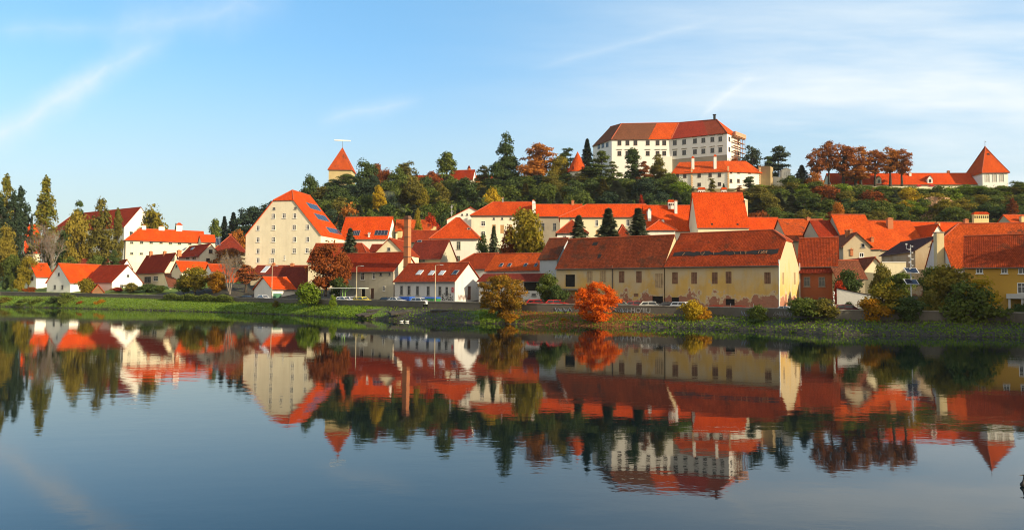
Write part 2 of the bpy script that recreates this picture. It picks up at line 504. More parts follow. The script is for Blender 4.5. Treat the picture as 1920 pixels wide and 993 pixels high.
def chimney(roofo, X, Y, z0, z1, w, d, u, mat=None, cap='flat'):
    mat = mat or BRICK
    q = MB(); q.box((X, Y, (z0 + z1) / 2), u, w / 2, d / 2, (z1 - z0) / 2)
    ch = q.build('chimney', mat, roofo)
    q = MB()
    if cap == 'flat':
        q.box((X, Y, z1 + .06), u, w / 2 + .1, d / 2 + .1, .06)
        q.box((X, Y, z1 + .2), u, w / 4, d / 4, .12)
        q.build('chimney_cap', BRICK, roofo)
    elif cap == 'hat':
        q.box((X, Y, z1 + .08), u, w / 2 + .15, d / 2 + .15, .08)
        q.box((X, Y, z1 + .55), u, w / 2 + .05, d / 2 + .05, .4, taper=.35)
        q.build('chimney_cap', ORG, roofo)
    elif cap == 'arcade':
        n = max(3, int(w / .55)); uu = Vector((u[0], u[1])); vv = Vector((-uu.y, uu.x))
        for k in range(n):
            t = -w / 2 + w * (k + .5) / n
            q.box((X + uu.x * t - vv.x * (d / 2 + .005), Y + uu.y * t - vv.y * (d / 2 + .005), z1 - .75), u, w / n * .27, .02, .34)
        q.build('flue_opening', DARK, roofo)
        q = MB(); q.box((X, Y, z1 + .08), u, w / 2 + .15, d / 2 + .15, .08); q.box((X, Y, z1 + .4), u, w / 2 + .15, d / 2 + .15, .26, taper=.75)
        q.build('chimney_cap', ORG, roofo)
    return ch

def H(name, label, cat, px1, px2, Y, a, ey, ry, D=10, px3=None, px0=None, axis='u', hips=(0, 0, 0, 0), wall=None, roof=None,
      wins=None, o=.45, g=.3, chims=(), sky=(), base=None, group=None, th=.18, ridge_tiles=True, gutter=True, zoff=0, eave_z=None, root=None, deco=None, dorm=(), glassm=None):
    h = House()
    a = R(a); u = Vector((math.cos(a), -math.sin(a))); v = Vector((math.sin(a), math.cos(a)))
    t1, t2 = TX(px1, ey), TX(px2, ey)
    A = Vector((t1 * Y, Y))
    W = (t2 * A.y - A.x) / (u.x - t2 * u.y)
    B = A + u * W
    if px3 is not None:
        t3 = TX(px3, ey); D = (t3 * B.y - B.x) / (v.x - t3 * v.y)
    if px0 is not None:
        t0 = TX(px0, ey); D = (A.x - t0 * A.y) / (t0 * v.y - v.x)
    if not (2 < D < 90) or not (1 < W < 120): print('WARN', name, label, 'W', W, 'D', D)
    D = min(max(D, 3), 80)
    ze = P(px1, ey, A.y).z if eave_z is None else eave_z
    kL, iL, kR, iR = hips
    if axis == 'u':
        mid = A + u * W / 2 + v * D / 2; L, T = W, D
    else:
        mid = A + u * W / 2 + v * (iL if kL else 0); L, T = D, W
    zr = P((px1 + px2) / 2, ry, mid.y).z
    if zr < ze + .5: print('WARN ridge', label, zr, ze)
    # plan mapping of roof frame (s along ridge, t across)
    if axis == 'u': pl = lambda s, t: A + u * s + v * t
    else: pl = lambda s, t: A + u * t + v * s
    q3 = lambda s, t, z: Vector((*pl(s, t), z))
    cs = [A, B, B + v * D, A + v * D]
    z0 = (min(gz(c.x, c.y) for c in cs) - .3) if base is None else base
    if root is None:
        root = empty(name, (A.x, A.y, z0), label, cat, group)
    # walls
    Hh = zr - ze
    def end_prof(k):
        if k == 0: return [(0, z0), (T, z0), (T, ze), (T / 2, zr - .05), (0, ze)]
        if k >= 1: return [(0, z0), (T, z0), (T, ze), (0, ze)]
        yc = T / 2 * (1 - k); zc = zr - k * Hh
        return [(0, z0), (T, z0), (T, ze), (T - yc, zc - .05), (yc, zc - .05), (0, ze)]
    rect = lambda l: [(0, z0), (l, z0), (l, ze), (0, ze)]
    wins = wins or {}
    m = MB()
    fp, bp, lp, rp = (rect(W), rect(W), end_prof(kL), end_prof(kR)) if axis == 'u' else (end_prof(kL), end_prof(kR), rect(D), rect(D))
    h.holes = wall_panel(m, A, B, fp, wins.get('f', ()), root, deco)
    wall_panel(m, B, B + v * D, rp, wins.get('r', ()), root, deco)
    wall_panel(m, B + v * D, A + v * D, bp, (), root)
    wall_panel(m, A + v * D, A, lp, wins.get('l', ()), root, deco)
    m.build('wall', wall, root)
    # roof
    sl = Hh / (T / 2); zo = ze - o * sl
    polys = []
    def endpts(k, ins, s_end, sgn):
        """front-edge, and ridge points at an end; returns (front corner list, back corner list, hip poly or None)"""
        if k == 0:
            s = s_end + sgn * g
            return [(s, -o, zo)], [(s, T + o, zo)], (s, T / 2, zr), None
        if k >= 1:
            s = s_end + sgn * o
            r = (s_end - sgn * ins, T / 2, zr)
            return [(s, -o, zo)], [(s, T + o, zo)], r, [(s, -o, zo), (s, T + o, zo), r]
        yc = T / 2 * (1 - k); zc = zr - k * Hh; s = s_end + sgn * g
        r = (s_end - sgn * ins, T / 2, zr)
        return [(s, -o, zo), (s, yc, zc)], [(s, T + o, zo), (s, T - yc, zc)], r, [(s, yc, zc), (s, T - yc, zc), r]
    fl, bl, rl, hl = endpts(kL, iL, 0, -1)
    fr, brr, rr, hr = endpts(kR, iR, L, 1)
    polys.append(fl[:1] + fr[:1] + fr[1:] + [rr] + [rl] + fl[1:])
    polys.append(brr[:1] + bl[:1] + bl[1:] + [rl] + [rr] + brr[1:])
    if abs(rl[0] - rr[0]) < .02:
        polys = [[q for i, q in enumerate(p) if i == 0 or (Vector(q) - Vector(p[i - 1])).length > .03] for p in polys]
    for hp in (hl, hr):
        if hp: polys.append(hp)
    m = roof_shell([[q3(*q) for q in p] for p in polys], th)
    ro = m.build('roof', roof, root)
    if ridge_tiles:
        m = MB(); lines = [(rl, rr)]
        if hl: lines += [(hl[0], rl), (hl[1], rl)]
        if hr: lines += [(hr[0], rr), (hr[1], rr)]
        for p, q in lines:
            p, q = q3(*p), q3(*q)
            if (p - q).length > .1: m.tube([p + Vector((0, 0, .03)), q + Vector((0, 0, .03))], .13, n=6)
        if m.f: m.build('ridge_cap', RIDGE, ro)
    if gutter:
        m = MB()
        m.tube([q3(fl[0][0], -o - .06, zo - th * .6), q3(fr[0][0], -o - .06, zo - th * .6)], .08, n=6)
        m.build('gutter', GUT, ro)
    # chimneys: (px, pytop, wpx, t fraction across, material, cap)
    for c in chims:
        px, pyt, wp, tf = c[:4]
        mt = c[4] if len(c) > 4 else BRICK; cap = c[5] if len(c) > 5 else 'flat'
        if axis == 'u': O, dr = A + v * D * tf, u
        else: O, dr = A + u * W * tf, v
        t = TX(px, pyt); s = (t * O.y - O.x) / (dr.x - t * dr.y)
        X = O + dr * s
        zt = P(px, pyt, X.y).z; w = wp / F * X.y
        zroof = zr - abs(tf - .5) * 2 * Hh
        chimney(ro, X.x, X.y, min(zroof, zt) - 1.2, zt, w, max(.5, min(w, .9)), u, mt, cap)
    # roof windows on the front slope: (px, py, wpx, hpx, kind)
    n = Vector((-v.x * sl, -v.y * sl, 1)).normalized() if axis == 'u' else Vector((-u.x * sl, -u.y * sl, 1)).normalized()
    if axis == 'v' and sky and sky[0][0] > (px1 + px2) / 2 or (sky and len(sky[0]) > 5):
        n = Vector((u.x * sl, u.y * sl, 1)).normalized() if axis == 'v' else n
        o3 = q3(0, T, ze)
    else: o3 = q3(0, 0, ze)
    e = Vector((0, 0, 1)).cross(n).normalized(); f2 = n.cross(e)
    for sk in sky:
        px, py, wp, hp, kind = sk[:5]
        d = ray(px, py); t = (o3 - CAM).dot(n) / d.dot(n); c = CAM + d * t
        def hitp(qx, qy):
            d = ray(qx, qy); return CAM + d * ((o3 - CAM).dot(n) / d.dot(n))
        hw = abs((hitp(px + wp / 2, py) - hitp(px - wp / 2, py)).dot(e)) / 2
        hh = abs((hitp(px, py + hp / 2) - hitp(px, py - hp / 2)).dot(f2)) / 2
        q = MB()
        def slab(cx, cy, sx, sy, up0, up1, mi=0):
            b = [c + e * (cx + i * sx) + f2 * (cy + j * sy) + n * k for k in (up0, up1) for i, j in ((-1, -1), (1, -1), (1, 1), (-1, 1))]
            for fc in ((0, 1, 5, 4), (1, 2, 6, 5), (2, 3, 7, 6), (3, 0, 4, 7), (4, 5, 6, 7)): q.poly([b[i] for i in fc], None, mi)
        if kind == 'w':
            slab(0, 0, hw, hh, -.05, .1, 0); slab(0, 0, hw * .82, hh * .86, .1, .115, 1)
            q.build('skylight', [FWHITE, plain('pale_skylight_glass', (.45, .5, .55), .15, spec=.6)], ro)
        elif kind == 's':
            slab(0, 0, hw, hh, -.05, .12, 0); slab(0, 0, hw * .97, hh * .95, .12, .13, 1)
            for k in (-.5, 0, .5): slab(hw * k, 0, .04, hh * .95, .13, .14, 0)
            q.build('skylight', [FGREY, SOLAR], ro)
        elif kind == 'h':
            slab(0, 0, hw, hh, -.05, .03, 0)
            q.build('roof_hole', [DARK], ro)
        else:
            slab(0, 0, hw, hh, -.05, .12, 0); slab(0, 0, hw * .8, hh * .85, .12, .13, 1)
            q.build('skylight', [FGREY, GLASS], ro)
    # dormers on the front slope: (px, py centre, wpx, hpx, wallmat, kind)
    for px, py, wp, hp, wm, kind in dorm:
        t = TX(px, py)
        # foot of the dormer on the slope: solve plane hit
        d = ray(px, py + hp / 2); nn = Vector((-v.x * sl, -v.y * sl, 1)); oo = q3(0, 0, ze) if axis == 'u' else Vector((*A, ze))
        c = CAM + d * ((oo - CAM).dot(nn) / d.dot(nn))
        w = wp / F * c.y; hgt = hp / F * c.y
        fw = Vector((c.x, c.y)); back = hgt / sl + .3
        m = MB(); l, r_ = fw - u * w / 2, fw + u * w / 2
        zl = c.z - .2; ztop = c.z + hgt * (.6 if kind == 'g' else .8)
        dm = empty_part('dormer', root)
        pts = [(0, zl), (w, zl), (w, ztop), (w / 2, c.z + hgt), (0, ztop)]
        wall_panel(m, l, r_, pts, (), root)
        for s_ in (l, r_):
            m.poly([Vector((*s_, zl)), Vector((*(s_ + v * back), zl)), Vector((*(s_ + v * back), ztop)), Vector((*s_, ztop))], [(0, 0), (back, 0), (back, 1), (0, 1)])
        m.build('dormer_wall', wm, dm)
        ap, oh = c.z + hgt + .05, .2
        f0 = fw - v * .2
        e1 = lambda s_, z_, b_: Vector((*(f0 + u * s_ + v * b_), z_))
        rs = roof_shell([[e1(-w / 2 - oh, ztop - .1, 0), e1(0, ap, 0), e1(0, ap, back + 1), e1(-w / 2 - oh, ztop - .1, back + 1)],
                         [e1(0, ap, 0), e1(w / 2 + oh, ztop - .1, 0), e1(w / 2 + oh, ztop - .1, back + 1), e1(0, ap, back + 1)]], .1)
        rs.build('dormer_roof', roof, dm)
        if kind == 'g':
            q = MB(); q.box((*(fw - v * .03), c.z + hgt * .3), u, w * .25, .04, hgt * .22); q.build('pane', GLASS, dm)
    h.A, h.B, h.u, h.v, h.W, h.D, h.ze, h.zr, h.root, h.roof, h.z0 = A, B, u, v, W, D, ze, zr, root, ro, z0
    return h
def empty_part(name, parent):
    o = bpy.data.objects.new(name, None); COL.objects.link(o); o.parent = parent; o.empty_display_size = .3
    return o
# ------------------------------------------------------------------ the town, left to right
TOWN = 'houses of the riverside town'
H('house', 'small house with orange roof and brown garage door, leftmost behind the river wall', 'house', 68, 98, 236, -62, 516, 493, px0=45, wall=WHITE2, roof=ORG2,
  wins={'l': [('b', 4.5, 7, [(54, 522), (60.5, 522)])], 'f': [('r', 15, 8, [(79, 544)])]})
hB = H('house', 'long white house with bright orange roof and shaded left gable by the river wall', 'house', 132, 209, 221, -64, 527.5, 495, px0=88, wall=WHITE2, roof=ORG2,
  wins={'l': [('g', 4, 8, [(103, 538), (117, 538)]), ('g', 3, 6, [(110.5, 514)])], 'f': [('w', 5, 7, [(150, 539), (168, 539), (196, 539)])]})
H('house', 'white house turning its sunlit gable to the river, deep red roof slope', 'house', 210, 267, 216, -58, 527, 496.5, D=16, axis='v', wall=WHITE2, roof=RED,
  wins={'f': [('g', 4.5, 5, [(240, 517)]), ('g', 6, 9, [(228, 538)]), ('b', 8, 7, [(254, 538)])]})
H('garden_shed', 'small brown plank shed with orange roof in front of the long white house', 'shed', 173, 194, 207, -38, 545, 533, px0=152, axis='v', hips=(0, 0, 0, 0), wall=WOOD, roof=ORG, gutter=False, o=.3)
H('house', 'low house with dark red and orange roof behind the white gabled houses', 'house', 146, 199, 252, -18, 496, 485.5, D=8, wall=CREAM2, roof=MAR)
H('house', 'red roofed house with small white gable behind the white gabled houses', 'house', 229, 247, 250, -40, 500, 486, px0=188, axis='v', wall=WHITE2, roof=RED)
H('house', 'orange roofed house half hidden between the poplars', 'house', 47, 75, 318, -38, 470, 421, D=12, wall=CREAM, roof=ORG2, wins={'f': [('w', 4, 5, [(53, 485)])]})
H('church', 'big church like building with long red roof and white gable behind the yellow trees', 'church', 233, 292, 330, -58, 424, 388, D=70, axis='v', hips=(0, 0, 1, 9), wall=WHITE, roof=RED,
  wins={'f': [('g', 6, 12, [(246, 440), (262, 440)])]})
H('long_house', 'long cream two storey building with rows of small windows and orange hip roof', 'building', 236, 384, 268, -32, 448, 430.5, D=10, hips=(1, 5, 0, 0), wall=CREAM2, roof=ORG2,
  wins={'f': [('y', 6.5, 4.5, [(247, 455), (265.5, 455), (283.5, 455), (302, 455), (319.5, 456), (336.5, 456.5), (356, 457)]), ('y', 6, 4.5, [(247, 475), (265, 475.5), (284, 476)])]},
  chims=[(270, 423, 7, .5, CHW), (303, 425, 10, .5, CHW), (336, 422, 10, .5, CHW, 'hat')])
H('annex', 'low orange roofed annex at the right end of the long cream building', 'building', 378, 404, 262, -32, 452, 440, D=8, wall=CREAM2, roof=ORG2)
H('house', 'house with large maroon hip roof and solar panels left of the tall granary', 'house', 398, 462, 246, -20, 470, 439, D=14, hips=(1, 6, 1, 6), wall=BEIGE, roof=MAR, sky=[(409, 453, 10, 14, 's')])
H('house', 'house with sunlit cream gable, brown windows and deep red roof below the long building', 'house', 374, 414, 232, -42, 477, 456.5, px0=336, axis='v', wall=CREAM2, roof=RED,
  wins={'f': [('b', 7, 7, [(395, 471)]), ('b', 7, 6, [(390, 487)]), ('g', 8, 5, [(403, 489)])], 'l': [('w', 7, 5, [(352, 484), (364, 484)])]}, sky=[(346, 467, 4, 4, 'g'), (361, 466, 4, 4, 'g')])
H('house', 'house with big deep red roof, cream gable and dark balcony', 'house', 309, 347, 222, -44, 506, 474, px0=256, axis='v', wall=CREAM, roof=RED,
  wins={'l': [('g', 6, 11, [(274, 524), (280, 524)]), ('w', 9, 9, [(292, 522)])], 'f': [('g', 4, 5, [(333, 484)])]}, chims=[(283, 472, 5, .5), (309, 472, 5, .5), (336, 470, 7, .5)])
H('house', 'small house with bright orange roof and cream left gable below the maroon roof', 'house', 340, 396, 214, -48, 507, 490, px0=322, wall=CREAM, roof=ORG2, wins={'l': [('g', 3, 5, [(331, 499)])]}, chims=[(352, 503, 6, .1, CHY)])
H('house', 'low house with orange roof and white gable end right of the bare fruit tree', 'house', 398, 436, 206, -32, 508, 495, px0=384, wall=WHITE, roof=ORG)
H('cottage', 'low cottage with broad dull brown roof behind the hedge', 'house', 318, 383, 206, -30, 537, 508, px0=298, wall=CREAM, roof=BRT, wins={'f': [('w', 5, 10, [(333, 546), (340, 546)])]})
H('house', 'low house with long dull orange roof left of the tall street lamp', 'house', 424, 498, 200, -25, 528, 503, px0=416, wall=COOLW, roof=OLD, wins={'f': [('g', 6, 8, [(440, 537)])]})
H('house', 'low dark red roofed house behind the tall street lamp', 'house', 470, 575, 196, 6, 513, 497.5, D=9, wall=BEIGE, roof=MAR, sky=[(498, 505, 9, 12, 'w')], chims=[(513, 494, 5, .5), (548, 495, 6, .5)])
H('house', 'white riverside house with big maroon roof behind the green garage door', 'house', 498, 578, 184, 10, 538, 500, D=12, wall=WHITE, roof=MAR,
  wins={'f': [('w', 5, 6, [(562, 551)])]})
H('garage', 'low white garage with green door, orange roof and shaded left gable beside the street lamp', 'building', 511, 553, 172, -46, 540, 519, px0=477, wall=WHITE, roof=ORG2,
  wins={'f': [('v', 16, 10, [(520, 555)])]})
# granary and its wing
hM = H('granary', 'huge tall granary with cream gable front, rows of white windows and orange roof', 'building', 461, 601.5, 214, 9, 440, 356, px3=646, axis='v', hips=(.27, 5.5, 0, 0), wall=GRANW, roof=ORG2, o=.2,
  wins={'f': [('w', 6.5, 9.5, [(513, 405), (533, 404.5), (553, 404.5), (484, 427.5), (513, 426.5), (552, 426), (577, 425.5), (484, 449.5), (513, 449), (552.5, 448.5), (577, 448.5), (484, 470.5), (512.5, 470.5), (552, 470), (576, 469.5), (484, 487.5), (511, 488)]), ('g', 4.5, 4.5, [(514, 391), (554, 390)]), ('w', 3, 9, [(506, 488), (534, 483)])]},
  sky=[(588, 388, 16, 9, 's', 1), (603, 408, 17, 9, 's', 1), (626, 433, 19, 8, 's', 1)])
H('granary_wing', 'white wing with bright orange roof and solar panels at the right of the granary', 'building', 638, 726, 236, 8, 445, 406.5, px3=744, wall=WHITE, roof=ORG2, sky=[(668, 437, 13, 9, 's'), (715, 436.5, 24, 9, 's')], wins={'f': [('w', 4, 3, [(692, 437)])]})
H('house', 'house with yellow left gable and red roof just behind the red leaved tree', 'house', 578, 694, 180, 8, 488, 456, D=10, hips=(0, 0, 1, 4), wall=CREAM, roof=REDO, wins={'f': [('g', 5, 6, [(672, 497)])]})
H('house', 'low dark roofed link building left of the yellow round windowed gable', 'house', 688, 735, 182, 10, 482, 458, D=8, wall=BEIGE, roof=MAR)
H('house', 'yellow gable with round window beside the tall brick chimney', 'house', 701, 759, 176, 9, 475, 446, D=12, axis='v', wall=CREAM, roof=REDO, o=.25, wins={'f': [('g', 6, 6, [(729, 467)])]})
H('house', 'red roofed house behind the tall brick chimney', 'house', 745, 812, 215, 6, 452, 432, D=10, wall=BEIGE, roof=REDO, chims=[(750, 433, 8, .2, CHY, 'hat')])
H('house', 'long maroon roofed house between the brick chimney and the white villa', 'house', 765, 826, 190, 20, 483, 450, D=10, wall=BEIGE, roof=MAR, wins={'f': [('g', 3, 5, [(786, 488), (795, 488)])]}, sky=[(787, 452, 8, 4, 'g')])
H('house', 'brownish roofed house at the foot of the wooded hill behind the brick chimney', 'house', 742, 806, 238, -4, 432, 412, D=9, wall=CREAM, roof=OLD, chims=[(813, 425, 10, .3, CHY)])
# factory, workshop
hO = H('factory', 'drab cream factory block with dark red roof, carport and yellow car in front', 'building', 625, 738, 160, 29, 506, 474, px3=786, wall=FACT, roof=RED, o=.6,
  wins={'f': [('g', 6, 12, [(646, 518.5)]), ('w', 7, 14, [(680, 518)]), ('w', 5, 11, [(701, 517)]), ('g', 4, 5, [(714, 514)]), ('g', 4, 5, [(731, 513.5)]), ('d', 6, 20, [(698, 550)]), ('w', 4, 10, [(720, 540.5)]), ('o', 7, 16, [(681, 548)]), ('g', 7, 6, [(646, 540)])]})
hP = H('workshop', 'low white workshop with tall narrow windows and red roof with skylights', 'building', 741, 853, 143, 31, 524.5, 493, px3=901, wall=COOLW, roof=REDO, o=.5,
  wins={'f': [('g', 5.2, 17, [(753, 544), (767, 544), (783, 544.5), (803, 545), (825, 545.5), (838, 546)])], 'r': [('d', 6, 26, [(880, 549)])]},
  sky=[(785, 511, 5, 8, 'w'), (789.5, 511, 4, 8, 'w'), (808, 511.5, 5, 8, 'w'), (812.5, 511.5, 4, 8, 'w'), (827, 511.5, 5, 8, 'w'), (831.5, 511.5, 4, 8, 'w'), (854, 511, 9, 8, 'g')])
H('house', 'plain red roofed outbuilding right behind the white workshop', 'building', 842, 915, 160, 26, 502, 475, D=9, hips=(1, 4, 0, 0), wall=WHITE, roof=REDO)
H('storehouse', 'red roofed storehouse with a row of little roof windows and white band under its eave', 'building', 912, 1012, 146, 27, 505, 475, D=9, wall=WHITE2, roof=OLD, chims=(),
  sky=[(940, 497, 6, 6, 'g'), (955.5, 497, 6, 6, 'g'), (985.5, 497, 6, 6, 'g'), (1005, 497, 5, 6, 'g')])
H('lean_to', 'grey garage with dark maroon lean-to roof left of the pale blue wall', 'building', 898, 1013, 137, 25, 525, 512.5, D=5, wall=COOLW, roof=MAR, ridge_tiles=False, wins={'f': [('o', 30, 18, [(997, 536)]), ('g', 8, 5, [(1001, 552)])]})
# villa and buildings at the hill foot
H('villa', 'white villa with orange pyramid roof and tall green framed windows', 'villa', 808, 897, 200, 4, 444, 408, px3=906, hips=(1, 6.2, 1, 6.2), wall=WHITE, roof=ORG, o=.5,
  wins={'f': [('y', 7.5, 15, [(825, 460), (842, 460), (860, 460)]), ('y', 7.5, 11, [(825, 486), (842.5, 486), (859, 485)])], 'r': []}, dorm=[(879, 428, 7, 5, WHITE, 'g')])
H('hall', 'white side gable with two tiny square windows behind the villa', 'building', 838, 926, 228, 2, 411, 388, D=16, axis='v', wall=WHITE, roof=ORG, o=.2, gutter=False, wins={'f': [('g', 3.5, 3.5, [(866.5, 402.5), (876, 402)])]})
H('hall', 'large white hall with tan shutters and orange roof behind the round tree', 'building', 884, 1001, 214, 3, 402, 378.5, D=14, hips=(1, 6, 0, 0), wall=CREAM2, roof=ORG,
  wins={'f': [('w', 8, 9, [(906, 419), (906, 438)]), ('g', 3.5, 4, [(926, 410), (941.5, 410), (957.5, 410)]), ('t', 7, 16, [(926, 429), (941.5, 429.5), (957, 429)])]}, chims=[(943, 371, 2, .5, METAL), (1000, 376, 4, .5, CHW)])
H('house', 'long orange roof between the white hall and the long cream school', 'house', 1000, 1092, 240, 3, 404, 383, D=12, wall=STONEG, roof=ORG2, wins={'f': [('g', 6, 14, [(1018, 425), (1040, 425)])]}, chims=[(1074, 377, 5, .5)])
H('firewall', 'white fire wall rising between the white hall and the long orange roof', 'wall', 998, 1003, 211, 3, 381, 378, D=9, wall=WHITE, roof=WHITE, ridge_tiles=False, gutter=False, o=.05, g=.05)
H('school', 'long cream building with orange hip roof behind the three spruces', 'building', 1050, 1214, 212, 5, 405.5, 383, D=13, hips=(1, 8, 0, 0), wall=CREAM, roof=ORG2,
  wins={'f': [('w', 6, 12, [(1119, 418), (1143, 418), (1177, 418)]), ('w', 5, 6, [(1070, 412)]), ('t', 8, 10, [(1121, 437)])]})
H('pavilion', 'small white house with orange pyramid roof in front of the cream school', 'house', 1045, 1101, 186, 3, 434, 412, D=8, hips=(1, 4, 1, 4), wall=WHITE2, roof=REDO, wins={'f': [('w', 7, 5, [(1059, 444)])]})
H('outbuilding', 'little orange hip roof peeping up between the second and third spruce', 'building', 1153, 1184, 184, 3, 446, 421, D=5, hips=(1, 2.4, 1, 2.4), wall=CREAM2, roof=REDO)
H('house', 'deep red roofed house with white chimney block and white rendered dormers', 'house', 1214, 1304, 204, 3, 431, 385, D=17, wall=WHITE, roof=ORG2, dorm=[(1218, 401, 6, 26, WHITE2, 'n'), (1243, 417, 5, 15, WHITE2, 'n')], chims=[(1258, 379, 11, .45, CHW, 'arcade'), (1267, 377, 5, .35, CHW)])
H('porch', 'small white porch building with orange gabled roof below the white chimney block', 'building', 1213, 1266, 188, 3, 429, 412, D=8, hips=(1, 4, 1, 4), wall=WHITE, roof=ORG2)
H('house', 'tall house with very big steep bright orange roof below the castle', 'house', 1309, 1404, 192, 3, 425, 361, D=14, wall=CREAM, roof=ORG2, o=.2, sky=[(1335, 420, 4, 3, 'h'), (1383, 420.5, 4, 3, 'h')], chims=[(1315, 356, 13, .62, CHW, 'arcade'), (1357, 356, 9, .62, CHW, 'arcade')])
H('firewall', 'narrow cream fire wall right of the very big steep orange roof', 'wall', 1397, 1402, 196, 3, 375, 372, D=7, wall=CREAM, roof=CREAM, ridge_tiles=False, gutter=False, o=.05, g=.05)
H('house', 'low orange roofed house right of the big steep roof', 'house', 1402, 1471, 192, 2, 432, 408, D=12, wall=WHITE, roof=ORG2)
H('house', 'house with weathered orange roof and small brick chimney behind the yellow gable', 'house', 1478, 1562, 180, 0, 449, 411, D=13, wall=BEIGE, roof=OLD, chims=[(1500, 437, 9, .22), (1515, 409, 6, .5)])
H('house', 'dark roofed house squeezed between two orange roofs', 'house', 1543, 1589, 170, 0, 452, 413.5, D=14, wall=BEIGE, roof=RED)
H('house', 'orange roofed house with tall steep slope above the mottled brick gable', 'house', 1588, 1650, 168, 0, 464, 402.5, D=15, wall=BEIGE, roof=ORGL, o=.3, chims=[(1635, 446, 5, .1)])
H('house', 'broad bright orange roofed house with square chimney at its ridge', 'house', 1650, 1738, 172, 0, 466, 414, D=15, wall=BEIGE, roof=ORGL, o=.3, chims=[(1668, 410, 10, .38)])
H('house', 'orange roofed house with two cross gables behind the cream pier', 'house', 1722, 1838, 186, 0, 452, 417, D=12, wall=BEIGE, roof=ORG2, chims=[(1758, 418, 6, .3, CHY), (1811, 412, 7, .5), (1838, 402, 28, .5, CHY, 'arcade')])
H('house', 'short red roofed cross wing just left of the cream pier', 'house', 1742, 1775, 172, -8, 447, 420, D=10, axis='v', wall=WHITE, roof=ORG2)
H('house', 'orange roofed house with grey gable at the right foot of the castle hill', 'house', 1906, 1990, 196, 0, 424, 403, D=10, wall=BEIGE, roof=ORGL, chims=[(1917, 406, 8, .2, CHY)])
# old yellow warehouse row
Yw = 129
hY1 = H('warehouse', 'long dilapidated yellow warehouse with boarded windows and mossy red roof', 'building', 1043, 1245, Yw, 33, 500, 444.5, D=10, wall=YELW, roof=YRED2, o=.35, g=.05,
  wins={'f': [('p', 11, 22, [(1105.5, 519)]), ('p', 11, 22, [(1131, 518)]), ('s', 10.5, 22, [(1165.5, 519)]), ('s', 10.5, 22, [(1198, 519)]), ('p', 16, 27, [(1236, 526)]), ('o', 18, 23, [(1069, 526)]), ('o', 20, 14, [(1233, 562)]), ('s', 9, 6, [(1192.5, 553)])]},
  sky=[(1116, 457, 9, 6, 'h'), (1124, 480, 6, 7, 'h')])
hY2 = H('warehouse', 'warehouse with slit in its red roof and glowing yellow end gable', 'building', 1247, 1459, hY1.B.y - .3, 33, 497, 434, px3=1498, hips=(0, 0, .32, 2.4), wall=YELW, roof=YRED, o=.4, g=.1,
  wins={'f': [('s', 11, 22, [(1265.5, 521), (1301.5, 521), (1340, 521), (1366, 520)]), ('s', 12, 22, [(1439, 521)]), ('o', 17, 12, [(1369, 566)]), ('o', 14, 12, [(1266, 563)])], 'r': [('p', 3, 22, [(1468.5, 522), (1490, 522)])]})
H('annex', 'pale blue weathered annex under mossy brown roof at the left end of the yellow warehouse', 'building', 1012, 1044, Yw + 5.5, 33, 483, 446.5, D=8, wall=BLUEW, roof=OLD2, o=.3, g=.3, gutter=False, wins={'f': [('o', 12, 13, [(1037, 526)])]})
q_ = hY2.B + hY2.v * (hY2.D + .4)
hR = H('house', 'red brown house with dark eave band right of the glowing yellow gable', 'house', 1498, 1568, q_.y, 26, 497, 446, D=10, wall=REDW, roof=YRED, o=.3,
  wins={'f': [('g', 12, 18, [(1513, 528), (1541, 528)]), ('g', 12, 8, [(1513, 561), (1541, 561)])]})
H('house', 'house with mottled brick and plaster gable facing the river', 'house', 1581, 1632, 138, 2, 459, 436, D=13, axis='v', wall=BRKW, roof=BRT, wins={'f': [('g', 7, 8, [(1618, 460)]), ('w', 9, 9, [(1615.5, 478)])]}, chims=[(1596, 468, 5, .3), (1588, 433, 5, .4), (1595, 432, 5, .5)])
H('house', 'low cream house with pointed white edged gable behind the autumn bushes', 'house', 1621, 1660, 118, 2, 504, 482, D=12, axis='v', wall=CREAM, roof=BRT, o=.15, wins={'f': [('g', 2.5, 3, [(1640, 491)])]})
H('house', 'long dark roofed cottage behind the white yard wall', 'house', 1570, 1622, 116, 8, 519, 488, D=8, wall=BEIGE, roof=BRT)
H('house', 'brick walled house with dark roof and sloping white verge left of the cream pier', 'house', 1716, 1800, 142, 8, 468, 442, D=18, axis='v', wall=BRKW, roof=DRT, wins={'f': [('g', 3, 4, [(1746, 459)])], 'l': []})
hF = H('house', 'big old house with lichen stained orange half hipped roof and grey left gable', 'house', 1786, 1985, 124, 14, 501, 419, D=15, hips=(.36, 3.5, 0, 0), wall=COOLW, roof=OLD, o=.2, g=.15)
hG = H('house', 'ochre yellow house with white framed windows and dark red roof, rightmost on the bank', 'house', 1809, 1990, 108, 35, 498.5, 440, D=11, wall=OCHRE, roof=YRED, o=.3,
  wins={'f': [('w', 14, 11, [(1836.5, 507)]), ('w', 13, 11, [(1883, 507)]), ('w', 16, 11, [(1917, 507.5)]), ('w', 17, 20, [(1916, 540)])]})
# lower brick storey strip roof on the red brown house, slit roof strip of the warehouse, terrace of the ochre house
def strip_roof(h, name, mat, z_out, z_in, depth, s0=0.0, s1=1.0, th=.12):
    a = h.A + h.u * h.W * s0; b = h.A + h.u * h.W * s1
    q = lambda p, d, z: (p.x - h.v.x * d, p.y - h.v.y * d, z)
    roof_shell([[q(a, depth, z_out), q(b, depth, z_out), q(b, 0.02, z_in), q(a, 0.02, z_in)]], th).build(name, mat, h.root)
strip_roof(hR, 'eave_roof', MAR, P(1530, 511, hR.A.y).z, P(1530, 500, hR.A.y).z, .7)
